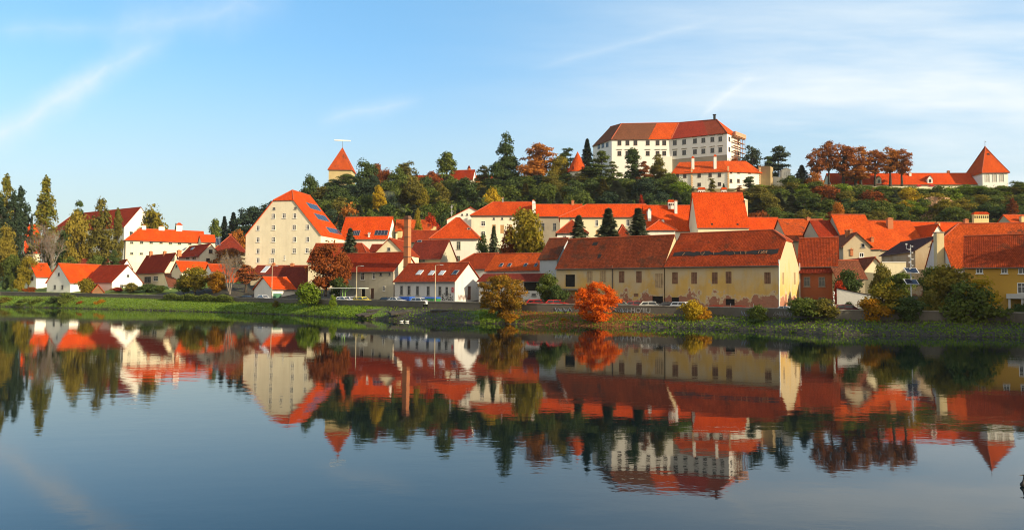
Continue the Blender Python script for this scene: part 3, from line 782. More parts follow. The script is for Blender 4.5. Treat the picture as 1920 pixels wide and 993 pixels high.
# torn slit with a lower tile strip in front of the warehouse roof
sl = (hY2.zr - hY2.ze) / (hY2.D / 2)
def onslope(h, s, zz, lift):
    t = (zz - h.ze) / ((h.zr - h.ze) / (h.D / 2)); p = h.A + h.u * s + h.v * t
    return Vector((p.x - h.v.x * lift * .8, p.y - h.v.y * lift * .8, zz + lift * .7))
m = MB(); rnd = random.Random(3)
zs0, zs1 = hY2.ze + 1.55, hY2.ze + 2.35
N = 26
lo = [zs0 + rnd.uniform(-.08, .12) for i in range(N + 1)]; hi = [zs0 + rnd.uniform(.42, .85) for i in range(N + 1)]
for i in range(N):
    sa, sb = hY2.W * (.03 + .94 * i / N), hY2.W * (.03 + .94 * (i + 1) / N)
    m.poly([onslope(hY2, sa, lo[i], .04), onslope(hY2, sb, lo[i + 1], .04), onslope(hY2, sb, hi[i + 1], .04), onslope(hY2, sa, hi[i], .04)])
m.build('roof_slit', DARK, hY2.roof)
m = MB()
for i in range(14):
    s_ = hY2.W * (.04 + .92 * rnd.random())
    a = onslope(hY2, s_, zs0 + .05, .06); b = onslope(hY2, s_ + rnd.uniform(-.4, .4), zs0 + .55, .06)
    m.tube([a, b], .05, n=4)
m.build('exposed_rafter', WOOD, hY2.roof)
# gable trim and down pipes on the warehouse end
for k, s_ in enumerate((0.06, hY2.D - .06)):
    m = MB(); p = hY2.B + hY2.v * s_ + hY2.u * .1
    m.tube([(p.x, p.y, hY2.ze + .6), (p.x, p.y, hY2.z0 + .5)], .09, n=6); m.build('drain_pipe', FWHITE, hY2.root)
m = MB(); p = hY1.A + hY1.u * 11.2 - hY1.v * .1
m.tube([(p.x, p.y, hY1.ze), (p.x, p.y, hY1.z0 + 3)], .1, n=6); m.build('drain_pipe', GUT, hY1.root)
# concrete loading ledge on the warehouse
m = MB(); p = hY1.A + hY1.u * 3.6 - hY1.v * .75
m.box((p.x, p.y, P(1069, 542, p.y).z), hY1.u, 3.9, .75, .14); m.build('loading_ledge', STONEG, hY1.root)
# verge boards: white raking edges
def verge(h, mat, right=True, front=True, lift=.1, r=.12):
    m = MB()
    w = h.W
    a = h.A - h.v * .35; b = h.A + h.u * w / 2 - h.v * .35; c = h.B - h.v * .35
    m.tube([(a.x, a.y, h.ze + lift), (b.x, b.y, h.zr + lift)], r, n=5); m.tube([(b.x, b.y, h.zr + lift), (c.x, c.y, h.ze + lift)], r, n=5)
    m.build('verge_board', mat, h.roof)
# terrace of the ochre house
m = MB(); c = hG.A + hG.u * (hG.W * .72) - hG.v * 1.6
m.box((c.x, c.y, P(1900, 555, c.y).z), hG.u, hG.W * .28, 1.7, .35); m.build('terrace_slab', COOLW, hG.root)
m = MB()
for s_ in (.47, .6, .75):
    p = hG.A + hG.u * hG.W * s_ - hG.v * 3.0
    zt = P(1900, 560, p.y).z
    m.box((p.x, p.y, (zt + gz(p.x, p.y)) / 2), hG.u, .14, .14, (zt - gz(p.x, p.y)) / 2 + .3)
m.build('terrace_post', COOLW, hG.root)
# cream pier
Yp = 128
c = P(1760, 437, Yp); zb = gz(c.x, c.y) - .3
pr = empty('chimney_pier', (c.x, c.y, zb), 'tall square cream chimney pier rising in front of the lichen stained roof', 'chimney')
m = MB(); m.box((c.x, c.y, (c.z + zb) / 2), (1, -.05), .64, .55, (c.z - zb) / 2); m.build('shaft', plaster('pier_plaster', (.62, .52, .30), .35, streak=.35), pr)
m = MB(); m.box((c.x, c.y, c.z + .1), (1, -.05), .72, .63, .1); m.build('coping', STONEG, pr)
# tall brick chimney
Yc = 151
t, b_ = P(764.5, 407, Yc), P(766, 500, Yc)
zb = gz(t.x, t.y) - .3
cr = empty('factory_chimney', (t.x, t.y, zb), 'tall square orange brick factory chimney', 'chimney')
m = MB(); m.box((t.x, t.y, (t.z + zb) / 2), (.88, -.47), .62, .62, (t.z - zb) / 2, taper=.86); m.build('shaft', BRICK, cr)
m = MB(); m.box((t.x, t.y, t.z - .25), (.88, -.47), .66, .66, .22); m.box((t.x, t.y, t.z + .12), (.88, -.47), .5, .5, .14)
m.build('crown', plain('sooty_brick', (.16, .08, .05), .9), cr)
m = MB()
for k in range(5): m.box((t.x, t.y, t.z - 2.2 - k * 2.1), (.88, -.47), .61 + k * .022, .61 + k * .022, .05)
m.build('iron_band', GUT, cr)

# ------------------------------------------------------------------ castle (polygonal wings)
def poly_building(root, front, depth, ridge, zb, ze, wall_mats, roof_mats, wins, o=.5, hip=(True, True), deco=None, back_shift=(0, 0)):
    """front: plan points left to right; ridge: 3D points; roof face i covers front segment i"""
    n = len(front)
    for i in range(n - 1):
        m = MB()
        A, B = front[i], front[i + 1]; L = (B - A).length
        wall_panel(m, A, B, [(0, zb), (L, zb), (L, ze[i + 1]), (0, ze[i])], wins[i], root, deco)
        m.build('wall', wall_mats[i], root)
C = [(1112, 270, 349), (1147, 259, 333), (1259, 259, 331), (1363, 249.5, 318), (1388, 256, 328)]
fr = [Vector((P(px, py, Y).x, Y)) for px, py, Y in C]
ze_ = [P(px, py, Y).z for px, py, Y in C]
zec = sum(ze_[1:4]) / 3
zb = 52
cast = empty('castle', (fr[2].x, fr[2].y, zb), 'large white hilltop castle with angled wings and brown, orange and red roofs', 'castle')
mats = [WHITE2] * 4
cw = [[('g', 5, 8, [(1123, 275), (1130.5, 273), (1138.5, 271.5)])],
      [('b', 7.2, 8.5, [(1161.5, 268), (1176.5, 268), (1191.5, 268), (1214.5, 268), (1233, 268), (1245.5, 268)]), ('b', 7.2, 8.5, [(1161.5, 287.5), (1176.5, 287.5), (1191.5, 287.5), (1214.5, 287.5), (1233, 287.5), (1245.5, 287.5)]), ('b', 6, 7, [(1246, 309)])],
      [('g', 7.2, 9, [(1265.3, 267.6), (1282.8, 266.2), (1303, 264.4), (1318.8, 263), (1335.7, 261.6), (1350.6, 260.6)]), ('g', 7.2, 9, [(1265.3, 287.6), (1282.8, 286.2), (1303, 284.6), (1318.8, 283.4), (1335.7, 282), (1350.6, 280.8)])],
      [('b', 3.6, 8.5, [(1367.5, 261), (1384, 266)]), ('b', 3.6, 8.5, [(1367.5, 280), (1384, 287)])]]
for i in range(4):
    A, B = fr[i], fr[i + 1]; L = (B - A).length
    m = MB()
    wall_panel(m, A, B, [(0, zb), (L, zb), (L, zec), (0, zec)], cw[i], cast, 'cornice' if i in (1, 2) else None)
    m.build('wall', mats[i], cast)
bk = [fr[0] + Vector((8, 10)), fr[1] + Vector((4, 14)), fr[2] + Vector((0, 16)), fr[3] + Vector((5, 14))]
for A, B in ((fr[4], bk[3]), (bk[3], bk[2]), (bk[2], bk[1]), (bk[1], bk[0]), (bk[0], fr[0])):
    m = MB(); L = (B - A).length
    wall_panel(m, A, B, [(0, zb), (L, zb), (L, zec), (0, zec)], (), cast); m.build('wall', WHITE, cast)
RP = [P(1144, 238, 350), P(1165, 232, 342), P(1273, 230, 339.5), P(1344, 224, 330)]
zr_ = (RP[1].z + RP[2].z + RP[3].z) / 3
def out(i, d=.6):
    p = fr[i]; a = fr[max(i - 1, 0)]; b = fr[min(i + 1, 4)]
    e = (b - a).normalized(); nn = Vector((e.y, -e.x))
    return Vector((p.x + nn.x * d, p.y + nn.y * d, zec - .35))
E0, E1, E2, E3, E4 = [out(i) for i in range(5)]
Bk = [Vector((b.x, b.y, zec)) for b in bk]
fmid = RP[1].lerp(RP[2], .62); emid = E1.lerp(E2, .62)
q1 = RP[2].lerp(RP[3], .64); e3 = E2.lerp(E3, .66)
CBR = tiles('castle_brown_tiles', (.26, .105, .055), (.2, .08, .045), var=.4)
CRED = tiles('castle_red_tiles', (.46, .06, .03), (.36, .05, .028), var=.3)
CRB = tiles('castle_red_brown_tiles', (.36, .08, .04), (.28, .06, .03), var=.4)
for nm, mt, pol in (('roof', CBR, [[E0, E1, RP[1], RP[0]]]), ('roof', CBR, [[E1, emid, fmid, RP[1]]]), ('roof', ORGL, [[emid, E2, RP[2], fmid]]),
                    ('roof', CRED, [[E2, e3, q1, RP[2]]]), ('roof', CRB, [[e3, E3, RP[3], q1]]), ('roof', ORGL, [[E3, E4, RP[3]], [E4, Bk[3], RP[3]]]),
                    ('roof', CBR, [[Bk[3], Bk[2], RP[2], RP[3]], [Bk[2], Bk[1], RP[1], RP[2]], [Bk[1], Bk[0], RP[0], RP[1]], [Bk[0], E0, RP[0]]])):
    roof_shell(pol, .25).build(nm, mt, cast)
m = MB()
for a, b in ((RP[0], RP[1]), (RP[1], RP[2]), (RP[2], RP[3]), (RP[1], E1), (RP[2], E2), (RP[3], E3)): m.tube([a + Vector((0, 0, .05)), b + Vector((0, 0, .05))], .2, n=6)
m.build('ridge_cap', RIDGE, cast)
m = MB(); p = RP[3] + (RP[2] - RP[3]) * .06; m.box((p.x, p.y, p.z + .9), (1, 0), .45, .45, 1.2); m.box((p.x, p.y, p.z + 2.3), (1, 0), .7, .6, .15); m.build('chimney', DARK, cast)
# grey stone base under the right wing, leaning out
A, B = fr[2], fr[3]; u = (B - A).normalized(); nn = Vector((u.y, -u.x))
m = MB()
zt1, zt2 = P(1259, 299, 331).z, P(1363, 290, 318).z
L = (B - A).length
def q(s, d, z): return (A.x + u.x * s + nn.x * d, A.y + u.y * s + nn.y * d, z)
m.poly([q(-.3, 1.6, zb), q(L + .8, 1.9, zb), q(L, .08, zt2), q(0, .08, zt1)], [(0, 0), (L, 0), (L, 9), (0, 9)])
m.poly([q(L + .8, 1.9, zb), q(L + .4, -5, zb), q(L, -4, zt2 - 6), q(L, .08, zt2)], [(0, 0), (5, 0), (5, 6), (0, 9)])
m.build('stone_base', STONEG, cast)
m = MB(); a = fr[2] + Vector((-2.0, -.3))
m.box((a.x, a.y, (zb + P(1252, 322, 330).z) / 2 + 4), (1, -.1), 2.1, .9, 8); m.build('buttress', WHITE, cast)
# scaffold at the right end
a, b = fr[3].lerp(fr[4], .35), fr[4] + (fr[4] - fr[3]).normalized() * 1.5
e = (b - a).normalized(); nn = Vector((e.y, -e.x))
sc = empty('scaffold', (b.x, b.y, zb), 'reddish scaffold clad round the right end of the castle', 'scaffold')
m = MB(); z1 = P(1388, 257, 328).z
for d in (.5, 1.6):
    for k in range(5):
        p = a.lerp(b, k / 4) + nn * d; m.tube([(p.x, p.y, zb), (p.x, p.y, z1 + .5)], .09, n=5)
m.build('pole', plain('red_scaffold_paint', (.35, .12, .08), .6), sc)
m = MB(); zz = z1 - 1.2
while zz > zb + 5:
    c = a.lerp(b, .5) + nn * 1.05; m.box((c.x, c.y, zz), e, (b - a).length / 2 + .4, .6, .07); zz -= 2.2
m.build('board', plain('scaffold_board', (.45, .25, .14), .8), sc)
m = MB(); c = a.lerp(b, .55) + nn * 1.05; m.box((c.x, c.y, z1 + .1), e, (b - a).length / 2 + .3, .75, .9); m.build('roof_edge_hoarding', plain('salmon_hoarding', (.62, .30, .18), .8), sc)

# lower castle building
C = [(1259, 323, 303), (1365, 320.5, 296), (1426, 321.5, 299)]
fr2 = [Vector((P(px, py, Y).x, Y)) for px, py, Y in C]
ze2 = P(1365, 320.5, 296).z; zb2 = 42
lb = empty('castle_house', (fr2[1].x, fr2[1].y, zb2), 'white bent two storey house with orange hip roof just below the castle', 'building')
lw = [[('b', 6.2, 7.2, [(1270, 330), (1284, 330), (1311, 329), (1331.5, 328.3), (1349, 328)]), ('b', 6.2, 6.6, [(1311, 346), (1349, 345)])],
      [('b', 4.5, 2.8, [(1370.5, 323.8), (1384.5, 324), (1405.5, 324.4)]), ('b', 5, 7, [(1370.5, 339), (1384.5, 339), (1405.5, 339.5)])]]
for i in range(2):
    A, B = fr2[i], fr2[i + 1]; L = (B - A).length; m = MB()
    wall_panel(m, A, B, [(0, zb2), (L, zb2), (L, ze2), (0, ze2)], lw[i], lb); m.build('wall', WHITE, lb)
bk2 = [fr2[0] + Vector((2, 12)), fr2[1] + Vector((1, 13)), fr2[2] + Vector((1, 12))]
for A, B in ((fr2[2], bk2[2]), (bk2[2], bk2[1]), (bk2[1], bk2[0]), (bk2[0], fr2[0])):
    m = MB(); L = (B - A).length
    wall_panel(m, A, B, [(0, zb2), (L, zb2), (L, ze2), (0, ze2)], (), lb); m.build('wall', WHITE, lb)
R2 = [P(1274, 304, 309), P(1357, 301.5, 303), P(1399, 302, 304.5)]
zr2 = sum(p.z for p in R2) / 3
f3 = [Vector((p.x, p.y - .5, ze2 - .25)) for p in fr2]; f3[0].x -= .5; f3[2].x += .6
b3 = [Vector((p.x, p.y + .5, ze2 - .25)) for p in bk2]
lr = roof_shell([[f3[0], f3[1], R2[1], R2[0]], [f3[1], f3[2], R2[2], R2[1]], [f3[2], b3[2], R2[2]], [b3[2], b3[1], R2[1], R2[2]], [b3[1], b3[0], R2[0], R2[1]], [b3[0], f3[0], R2[0]]], .2).build('roof', ORGL, lb)
for px, pt, Yq in ((1299, 297, 302.5), (1340.5, 294, 299.5)):
    p = P(px, pt, Yq); chimney(lr, p.x, p.y, P(px, 318, Yq).z - .8, p.z, 1.15, 1.0, (1, -.1), CHW, 'hat')
for (px, Yq) in ((1297, 300.3), (1365.5, 295.9), (1425, 298.9)):
    p = P(px, 340, Yq); m = MB()
    m.box((p.x, p.y - .02, zb2 + 11), (1, 0), .24, .06, 5.4)
    for k in range(11): m.box((p.x, p.y - .05, zb2 + 6 + k * 1.0), (1, 0), .42, .06, .26)
    m.build('quoin', plain('quoin_stone', (.55, .36, .2), .9), lb)
# terrace walls on the hilltop
def wall_thing(name, label, pts, th, mat, cat='wall', z0=None, cop=None):
    """pts: (px, py_top, Y)"""
    w = [P(*p) for p in pts]
    r = empty(name, (w[0].x, w[0].y, gz(w[0].x, w[0].y) - .5), label, cat)
    m = MB()
    for a, b in zip(w, w[1:]):
        d = Vector((b.x - a.x, b.y - a.y)); u = d.normalized(); nn = Vector((u.y, -u.x)) * (th / 2)
        za = (min(gz(a.x, a.y), gz(b.x, b.y)) - 1.0) if z0 is None else z0
        pts8 = []
        for p in (a, b):
            for sgn in (1, -1):
                pts8 += [Vector((p.x + nn.x * sgn, p.y + nn.y * sgn, za)), Vector((p.x + nn.x * sgn, p.y + nn.y * sgn, p.z))]
        L = d.length; h = a.z - za
        q = [(0, 4, 5, 1), (2, 6, 7, 3), (1, 5, 7, 3), (0, 1, 3, 2), (4, 5, 7, 6)]
        for f in q: m.poly([pts8[i] for i in f], [(0, 0), (L, 0), (L, h), (0, h)])
    m.build('wall_body', mat, r)
    if cop:
        m = MB()
        for a, b in zip(w, w[1:]):
            c = (a + b) / 2; d = Vector((b.x - a.x, b.y - a.y, b.z - a.z)); u = Vector((d.x, d.y)).normalized(); nn = Vector((u.y, -u.x, 0)) * (th / 2 + .06)
            t_ = Vector((0, 0, .12)); o_ = Vector((0, 0, .004))
            n3 = Vector((nn.x, nn.y, 0))
            v8 = [a + n3 + o_, b + n3 + o_, b - n3 + o_, a - n3 + o_]
            v8 += [p + t_ for p in v8]
            for f in ((0, 1, 5, 4), (1, 2, 6, 5), (2, 3, 7, 6), (3, 0, 4, 7), (4, 5, 6, 7), (0, 1, 2, 3)): m.poly([v8[i] for i in f])
        m.build('coping', cop, r)
    return r
wall_thing('terrace_wall', 'tan stone retaining wall below the white bent castle house', [(1293, 354, 298), (1366, 354, 293), (1428, 353, 296)], 1.0, STONEY)
wall_thing('terrace_wall', 'high sunlit tan wall at the right of the white bent castle house', [(1424, 312, 305), (1447, 313, 302)], 4.0, plaster('tan_ashlar', (.40, .30, .16), .5, streak=.3))
wall_thing('terrace_wall', 'grey garden wall left of the little white hilltop pavilion', [(1446, 331, 306), (1477, 333, 304)], .6, WHITE)
wall_thing('terrace_wall', 'long cream parapet under the brown autumn trees on the hilltop', [(1478, 337, 301), (1560, 347, 297), (1640, 351.5, 296), (1760, 355, 296)], .6, STONEY)
# little pavilion
pv = H('pavilion', 'little white hilltop pavilion with pediment right of the castle', 'pavilion', 1466, 1482, 303, 6, 318, 314, D=4, axis='v', wall=WHITE, roof=WHITE2, o=.15, g=.2, gutter=False, ridge_tiles=False, wins={'f': [('a', 2.5, 7, [(1471, 325), (1475, 325), (1479, 325)])]})
# arsenal (long hill building) and corner tower
H('long_house', 'long low hilltop building with red roof and two white dormers left of the white tower', 'building', 1560, 1838, 303, 3, 344.5, 325, D=11, wall=CREAM2, roof=ORG2, o=.5,
  wins={'f': [('g', 1.2, 8, [(1704, 349), (1806, 349)])]}, dorm=[(1744, 336, 9, 15, WHITE2, 'g'), (1648, 337, 9, 15, WHITE2, 'g')], chims=[(1706, 324, 4, .4, CHW), (1778, 321, 4, .6)])
tw = H('tower', 'white square tower with arched openings and steep orange pyramid roof on the right hilltop', 'tower', 1842, 1890, 296, 5, 320.5, 275, D=14, hips=(1, 5.3, 1, 5.3), wall=WHITE2, roof=ORGL, o=.5,
  wins={'f': [('a', 8, 16, [(1851.5, 333), (1865.3, 332.8), (1878.3, 332.5)])]}, sky=[(1853, 289, 5, 3, 'h')])
p = tw.A + tw.u * tw.W / 2 + tw.v * tw.D / 2
m = MB(); m.tube([(p.x, p.y, tw.zr - .3), (p.x, p.y, tw.zr + 2.6)], .09, .04); m.box((p.x + .25, p.y, tw.zr + 2.0), (1, 0), .3, .02, .12); m.build('finial', GUT, tw.root)
# square tower at the left end of the hill
tl = H('tower', 'ochre square tower with orange pyramid roof on the wooded hill', 'tower', 616.5, 659, 420, -3, 314.5, 277, D=13, hips=(1, 6.6, 1, 6.6), wall=STONEY, roof=OLD, o=.6)
p = tl.A + tl.u * tl.W / 2 + tl.v * tl.D / 2
m = MB(); m.tube([(p.x, p.y, tl.zr - .3), (p.x, p.y, tl.zr + 4.3)], .14, .08); m.build('antenna_pole', GUT, tl.root)
m = MB(); m.box((p.x, p.y, tl.zr + 4.4), (.98, .2), 4.8, .3, .32); m.build('antenna_bar', FWHITE, tl.root)
# roofs peeping out of the wood
H('house', 'red roof glimpsed among the trees left of the tall oak on the hilltop', 'house', 776, 830, 372, 2, 344, 329, D=10, wall=CREAM, roof=REDO)
h_ = H('house', 'red roofed hilltop house with white gable and stubby turret chimney', 'house', 843, 886, 360, 12, 336, 319, px3=893, wall=WHITE, roof=RED)
p = P(879.5, 319, 366)
m = MB(); m.tube([(p.x, p.y, p.z - 2), (p.x, p.y, p.z + .9)], .9, n=10); m.build('chimney', BRICK, h_.roof)
m = MB(); m.tube([(p.x, p.y, p.z + .9), (p.x, p.y, p.z + 1.2), (p.x, p.y, p.z + 2.3)], 1.15, .3, n=10); m.build('chimney_cap', REDO, h_.roof)
H('house', 'orange roofed house right of the stubby turret chimney', 'house', 888, 932, 362, 2, 346, 329, D=10, wall=CREAM, roof=ORG)
# conical roof tower
t = P(1083, 284, 322); b_ = P(1083, 324, 322)
zb = gz(t.x, t.y) - .5
ct = empty('round_tower', (t.x, t.y, zb), 'round tower with pointed orange cone roof rising from the dark trees', 'tower')
m = MB(); n = 20; rr = 5.0
for k in range(n):
    a0, a1 = 2 * math.pi * k / n, 2 * math.pi * (k + 1) / n
    m.poly([(t.x + math.cos(a0) * rr, t.y + math.sin(a0) * rr, b_.z), (t.x + math.cos(a1) * rr, t.y + math.sin(a1) * rr, b_.z), (t.x, t.y, t.z)], [(k * .8, 0), (k * .8 + .8, 0), (k * .8 + .4, 9)])
m.poly([(t.x + math.cos(2 * math.pi * k / n) * rr, t.y + math.sin(2 * math.pi * k / n) * rr, b_.z) for k in range(n)])
cone = m.build('roof', ORGL, ct, weld=True)
m = MB(); m.tube([(t.x, t.y, zb), (t.x, t.y, b_.z + .1)], 4.4, n=20); m.build('wall', WHITE, ct)
for ang in (-60, -120, -5, -175):
    d = Vector((math.cos(R(ang)), math.sin(R(ang))))
    m = MB(); c = d * 4.0; m.box((t.x + c.x, t.y + c.y, b_.z + 1.5), (-d.y, d.x), .45, .8, .6); m.build('dormer', REDO, ct)
# TV mast
p = P(847, 385, 236); zb = gz(p.x, p.y)
am = empty('antenna_mast', (p.x, p.y, zb), 'thin roof antenna mast with small dishes behind the villa roof', 'antenna')
m = MB(); m.tube([(p.x, p.y, zb), (p.x, p.y, p.z)], .06); m.build('mast', METAL, am)
m = MB()
for k in (0, -2.0): m.box((p.x + .3, p.y, p.z + k), (1, 0), .5, .1, .08); m.tube([(p.x, p.y - .2, p.z + k - .6), (p.x, p.y - .3, p.z + k - .6)], .35, n=10)
m.build('dish', METAL, am)
# ------------------------------------------------------------------ terrain mesh, water, street, quay wall
cols = []
t = -2.6
while t < 2.61:
    cols.append(t); t += .012 if abs(t) < .95 else .05
def terrain():
    vs, fs, soil_and_shade = [], [], []
    nrow = None
    rnd = random.Random(5)
    for tx in cols:
        s, w = shoreY(tx), wallY(tx)
        rows = [(s - 60, None), (s - 8, None), (s - 1.2, None)]
        for k in range(0, 9): rows.append((s + (w + .2 - s) * k / 8, None))
        rows += [(w + .32, 'st'), (w + 7, 'st')]
        yy = [w + 7 + 3 * k for k in range(1, 12)] + [w + 40 + 8 * k for k in range(1, 34)] + [w + 312 + 90 * 1.35 ** k for k in range(0, 14)]
        rows += [(y, None) for y in yy]
        nrow = len(rows)
        for y, st in rows:
            x = tx * y
            z = gz(x, y) if st is None else streetz(tx)
            if s < y < w - 1: z += rnd.uniform(-.12, .12)
            if y > w + 30: z += math.sin(x * .11 + y * .05) * .5 + rnd.uniform(-.3, .3)
            if y > 620: z = max(z - (y - 620) * .05, 6)
            vs.append((x, y, z))
            px = tx * F + 960
            if y <= w + .3:
                k = (y - s) / (w - s)
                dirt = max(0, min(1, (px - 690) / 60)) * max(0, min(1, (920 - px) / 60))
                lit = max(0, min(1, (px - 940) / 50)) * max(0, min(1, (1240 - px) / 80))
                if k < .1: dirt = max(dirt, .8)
                dirt = max(dirt, .9 * max(0, min(1, (px - 1380) / 90)), .78 * max(0, min(1, (px - 900) / 60)))  # extra dirt here stands for leaf litter and shade painted into the bank
                soil_and_shade.append((dirt, lit * .8, 0, 1))
            else:
                grass = max(0, 1 - abs(px - 1740) / 60) if 195 < y < 250 else 0
                soil_and_shade.append((.75 if y < 200 else .35, 0, grass, 1))
    n = len(cols)
    for i in range(n - 1):
        for j in range(nrow - 1):
            a = i * nrow + j
            fs.append((a, a + nrow, a + nrow + 1, a + 1))
    me = bpy.data.meshes.new('ground')
    me.from_pydata(vs, [], fs)
    at = me.attributes.new('soil_and_shade', 'FLOAT_COLOR', 'POINT')
    at.data.foreach_set('color', [c for s_ in soil_and_shade for c in s_])
    for p in me.polygons: p.use_smooth = True
    m, nt, b, _ = new_mat('ground_cover')
    at = node(nt, 'ShaderNodeAttribute', attribute_name='soil_and_shade')
    sp = node(nt, 'ShaderNodeSeparateColor'); nt.links.new(at.outputs['Color'], sp.inputs[0])
    pos = geo_pos(nt)
    n1 = noise(nt, pos, .9, 6); n2 = noise(nt, mapping(nt, pos, (1, 1, 3)), 3.5, 5); n3 = noise(nt, pos, .18, 4)
    grass = mix(nt, n1.outputs[0], (.08, .16, .018), (.20, .29, .035))
    grass = mix(nt, ramp(nt, n3.outputs[0], [(.45, 0), (.7, .6)]), grass, (.13, .12, .04))
    dirt = mix(nt, ramp(nt, n2.outputs[0], [(.3, 0), (.7, 1)]), (.028, .024, .017), (.085, .075, .06))  # near-black soil, also the tone of the painted bank shade
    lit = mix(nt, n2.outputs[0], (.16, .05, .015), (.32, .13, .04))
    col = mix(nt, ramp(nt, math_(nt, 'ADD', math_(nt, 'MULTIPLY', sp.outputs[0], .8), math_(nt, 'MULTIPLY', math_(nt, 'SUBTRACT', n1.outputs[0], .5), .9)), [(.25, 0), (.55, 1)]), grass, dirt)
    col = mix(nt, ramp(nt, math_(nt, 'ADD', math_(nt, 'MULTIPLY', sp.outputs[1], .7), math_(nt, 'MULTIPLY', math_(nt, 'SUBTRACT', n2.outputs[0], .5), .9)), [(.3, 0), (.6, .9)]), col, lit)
    col = mix(nt, sp.outputs[2], col, (.24, .22, .06))
    nt.links.new(col, b.inputs['Base Color'])
    bump(nt, b, n2.outputs[0], .15)
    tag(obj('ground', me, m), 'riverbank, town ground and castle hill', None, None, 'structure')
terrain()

# river
me = bpy.data.meshes.new('water')
me.from_pydata([(-5000, -1500, 0), (5000, -1500, 0), (5000, 3000, 0), (-5000, 3000, 0)], [], [(0, 1, 2, 3)])
m, nt, b, _ = new_mat('river_water')
b.inputs['Base Color'].default_value = (.0008, .006, .008, 1)
b.inputs['Roughness'].default_value = .025
b.inputs['IOR'].default_value = 1.42
b.inputs['Specular IOR Level'].default_value = .5
pos = geo_pos(nt)
w1 = noise(nt, mapping(nt, pos, (.55, 1.1, 1), (0, 0, R(-20))), .9, 4, .5)
w2 = noise(nt, mapping(nt, pos, (.8, 1.2, 1), (0, 0, R(15))), 3.2, 3, .5)
w3 = noise(nt, pos, .08, 3)
h = math_(nt, 'ADD', w1.outputs[0], math_(nt, 'MULTIPLY', w2.outputs[0], .22))
h = math_(nt, 'MULTIPLY', h, ramp(nt, w3.outputs[0], [(.35, .25), (.65, 1.2)]))
bump(nt, b, h, .0055)
tag(obj('water', me, m), 'calm river', None, None, 'structure')

# street behind the quay wall
def strip(name, d0, d1, zf, mat, label):
    m = MB(); cs = [c for c in cols if -1.2 < c < 1.2]
    for a, b_ in zip(cs, cs[1:]):
        ya0, ya1, yb0, yb1 = wallY(a) + d0, wallY(a) + d1, wallY(b_) + d0, wallY(b_) + d1
        m.poly([(a * ya0, ya0, zf(a)), (b_ * yb0, yb0, zf(b_)), (b_ * yb1, yb1, zf(b_)), (a * ya1, ya1, zf(a))])
    o = m.build(name, mat); tag(o, label, None, None, 'structure'); return o
strip('street', .6, 6.6, lambda t: streetz(t) + .03, plain('asphalt', (.055, .053, .05), .9, var=.15), 'riverside street')
strip('pavement', 6.2, 7.6, lambda t: streetz(t) + .14, plain('paving', (.22, .20, .18), .9), 'pavement along the houses')

# quay wall: two runs with an opening
def quay(label, ta, tb, fac):
    cs = [ta] + [c for c in cols if ta < c < tb] + [tb]
    r0 = (ta * wallY(ta), wallY(ta), wbase(ta) - .6)
    r = empty('quay_wall', r0, label, 'wall', 'quay walls')
    m = MB(); cp = MB(); s = 0
    for a, b_ in zip(cs, cs[1:]):
        pa, pb = Vector((a * wallY(a), wallY(a), 0)), Vector((b_ * wallY(b_), wallY(b_), 0))
        d = (pb - pa); L = d.length; u = d / L; nn = Vector((u.y, -u.x, 0))
        def pt(p, t, z, off): q = p - nn * off; return (q.x, q.y, z)
        za0, zb0, za1, zb1 = wbase(a) - .6, wbase(b_) - .6, wtop(a), wtop(b_)
        m.poly([pt(pa, a, za0, 0), pt(pb, b_, zb0, 0), pt(pb, b_, zb1, 0), pt(pa, a, za1, 0)], [(s, 0), (s + L, 0), (s + L, zb1 - zb0), (s, za1 - za0)])
        m.poly([pt(pa, a, za0, .45), pt(pb, b_, zb0, .45), pt(pb, b_, zb1, .45), pt(pa, a, za1, .45)], [(s, 0), (s + L, 0), (s + L, zb1 - zb0), (s, za1 - za0)])
        q0 = [pt(pa, a, za1 + .003, -.06), pt(pb, b_, zb1 + .003, -.06), pt(pb, b_, zb1 + .003, .5), pt(pa, a, za1 + .003, .5)]
        q1 = [(x, y, z + .13) for x, y, z in q0]
        cp.poly(q1); cp.poly([q0[0], q0[1], q1[1], q1[0]]); cp.poly([q0[2], q0[3], q1[3], q1[2]]); cp.poly(q0)
        s += L
    for t_, e in ((ta, 0), (tb, 1)):
        p = Vector((t_ * wallY(t_), wallY(t_), 0)); w = wallY(t_)
        m.poly([(p.x, p.y, wbase(t_) - .6), (p.x, p.y + .45, wbase(t_) - .6), (p.x, p.y + .45, wtop(t_)), (p.x, p.y, wtop(t_))], [(0, 0), (.45, 0), (.45, 1.5), (0, 1.5)])
    m.build('wall_body', CONC, r); cp.build('coping', plain('worn_coping', (.32, .30, .26), .9, var=.3), r)
    return r
q1_ = quay('dark grey concrete river wall running left from the ramp opening to the white houses', TX(-200), TX(794), None)
q2_ = quay('grey concrete river wall with white graffiti, running right from the ramp opening', TX(803), TX(2200), None)
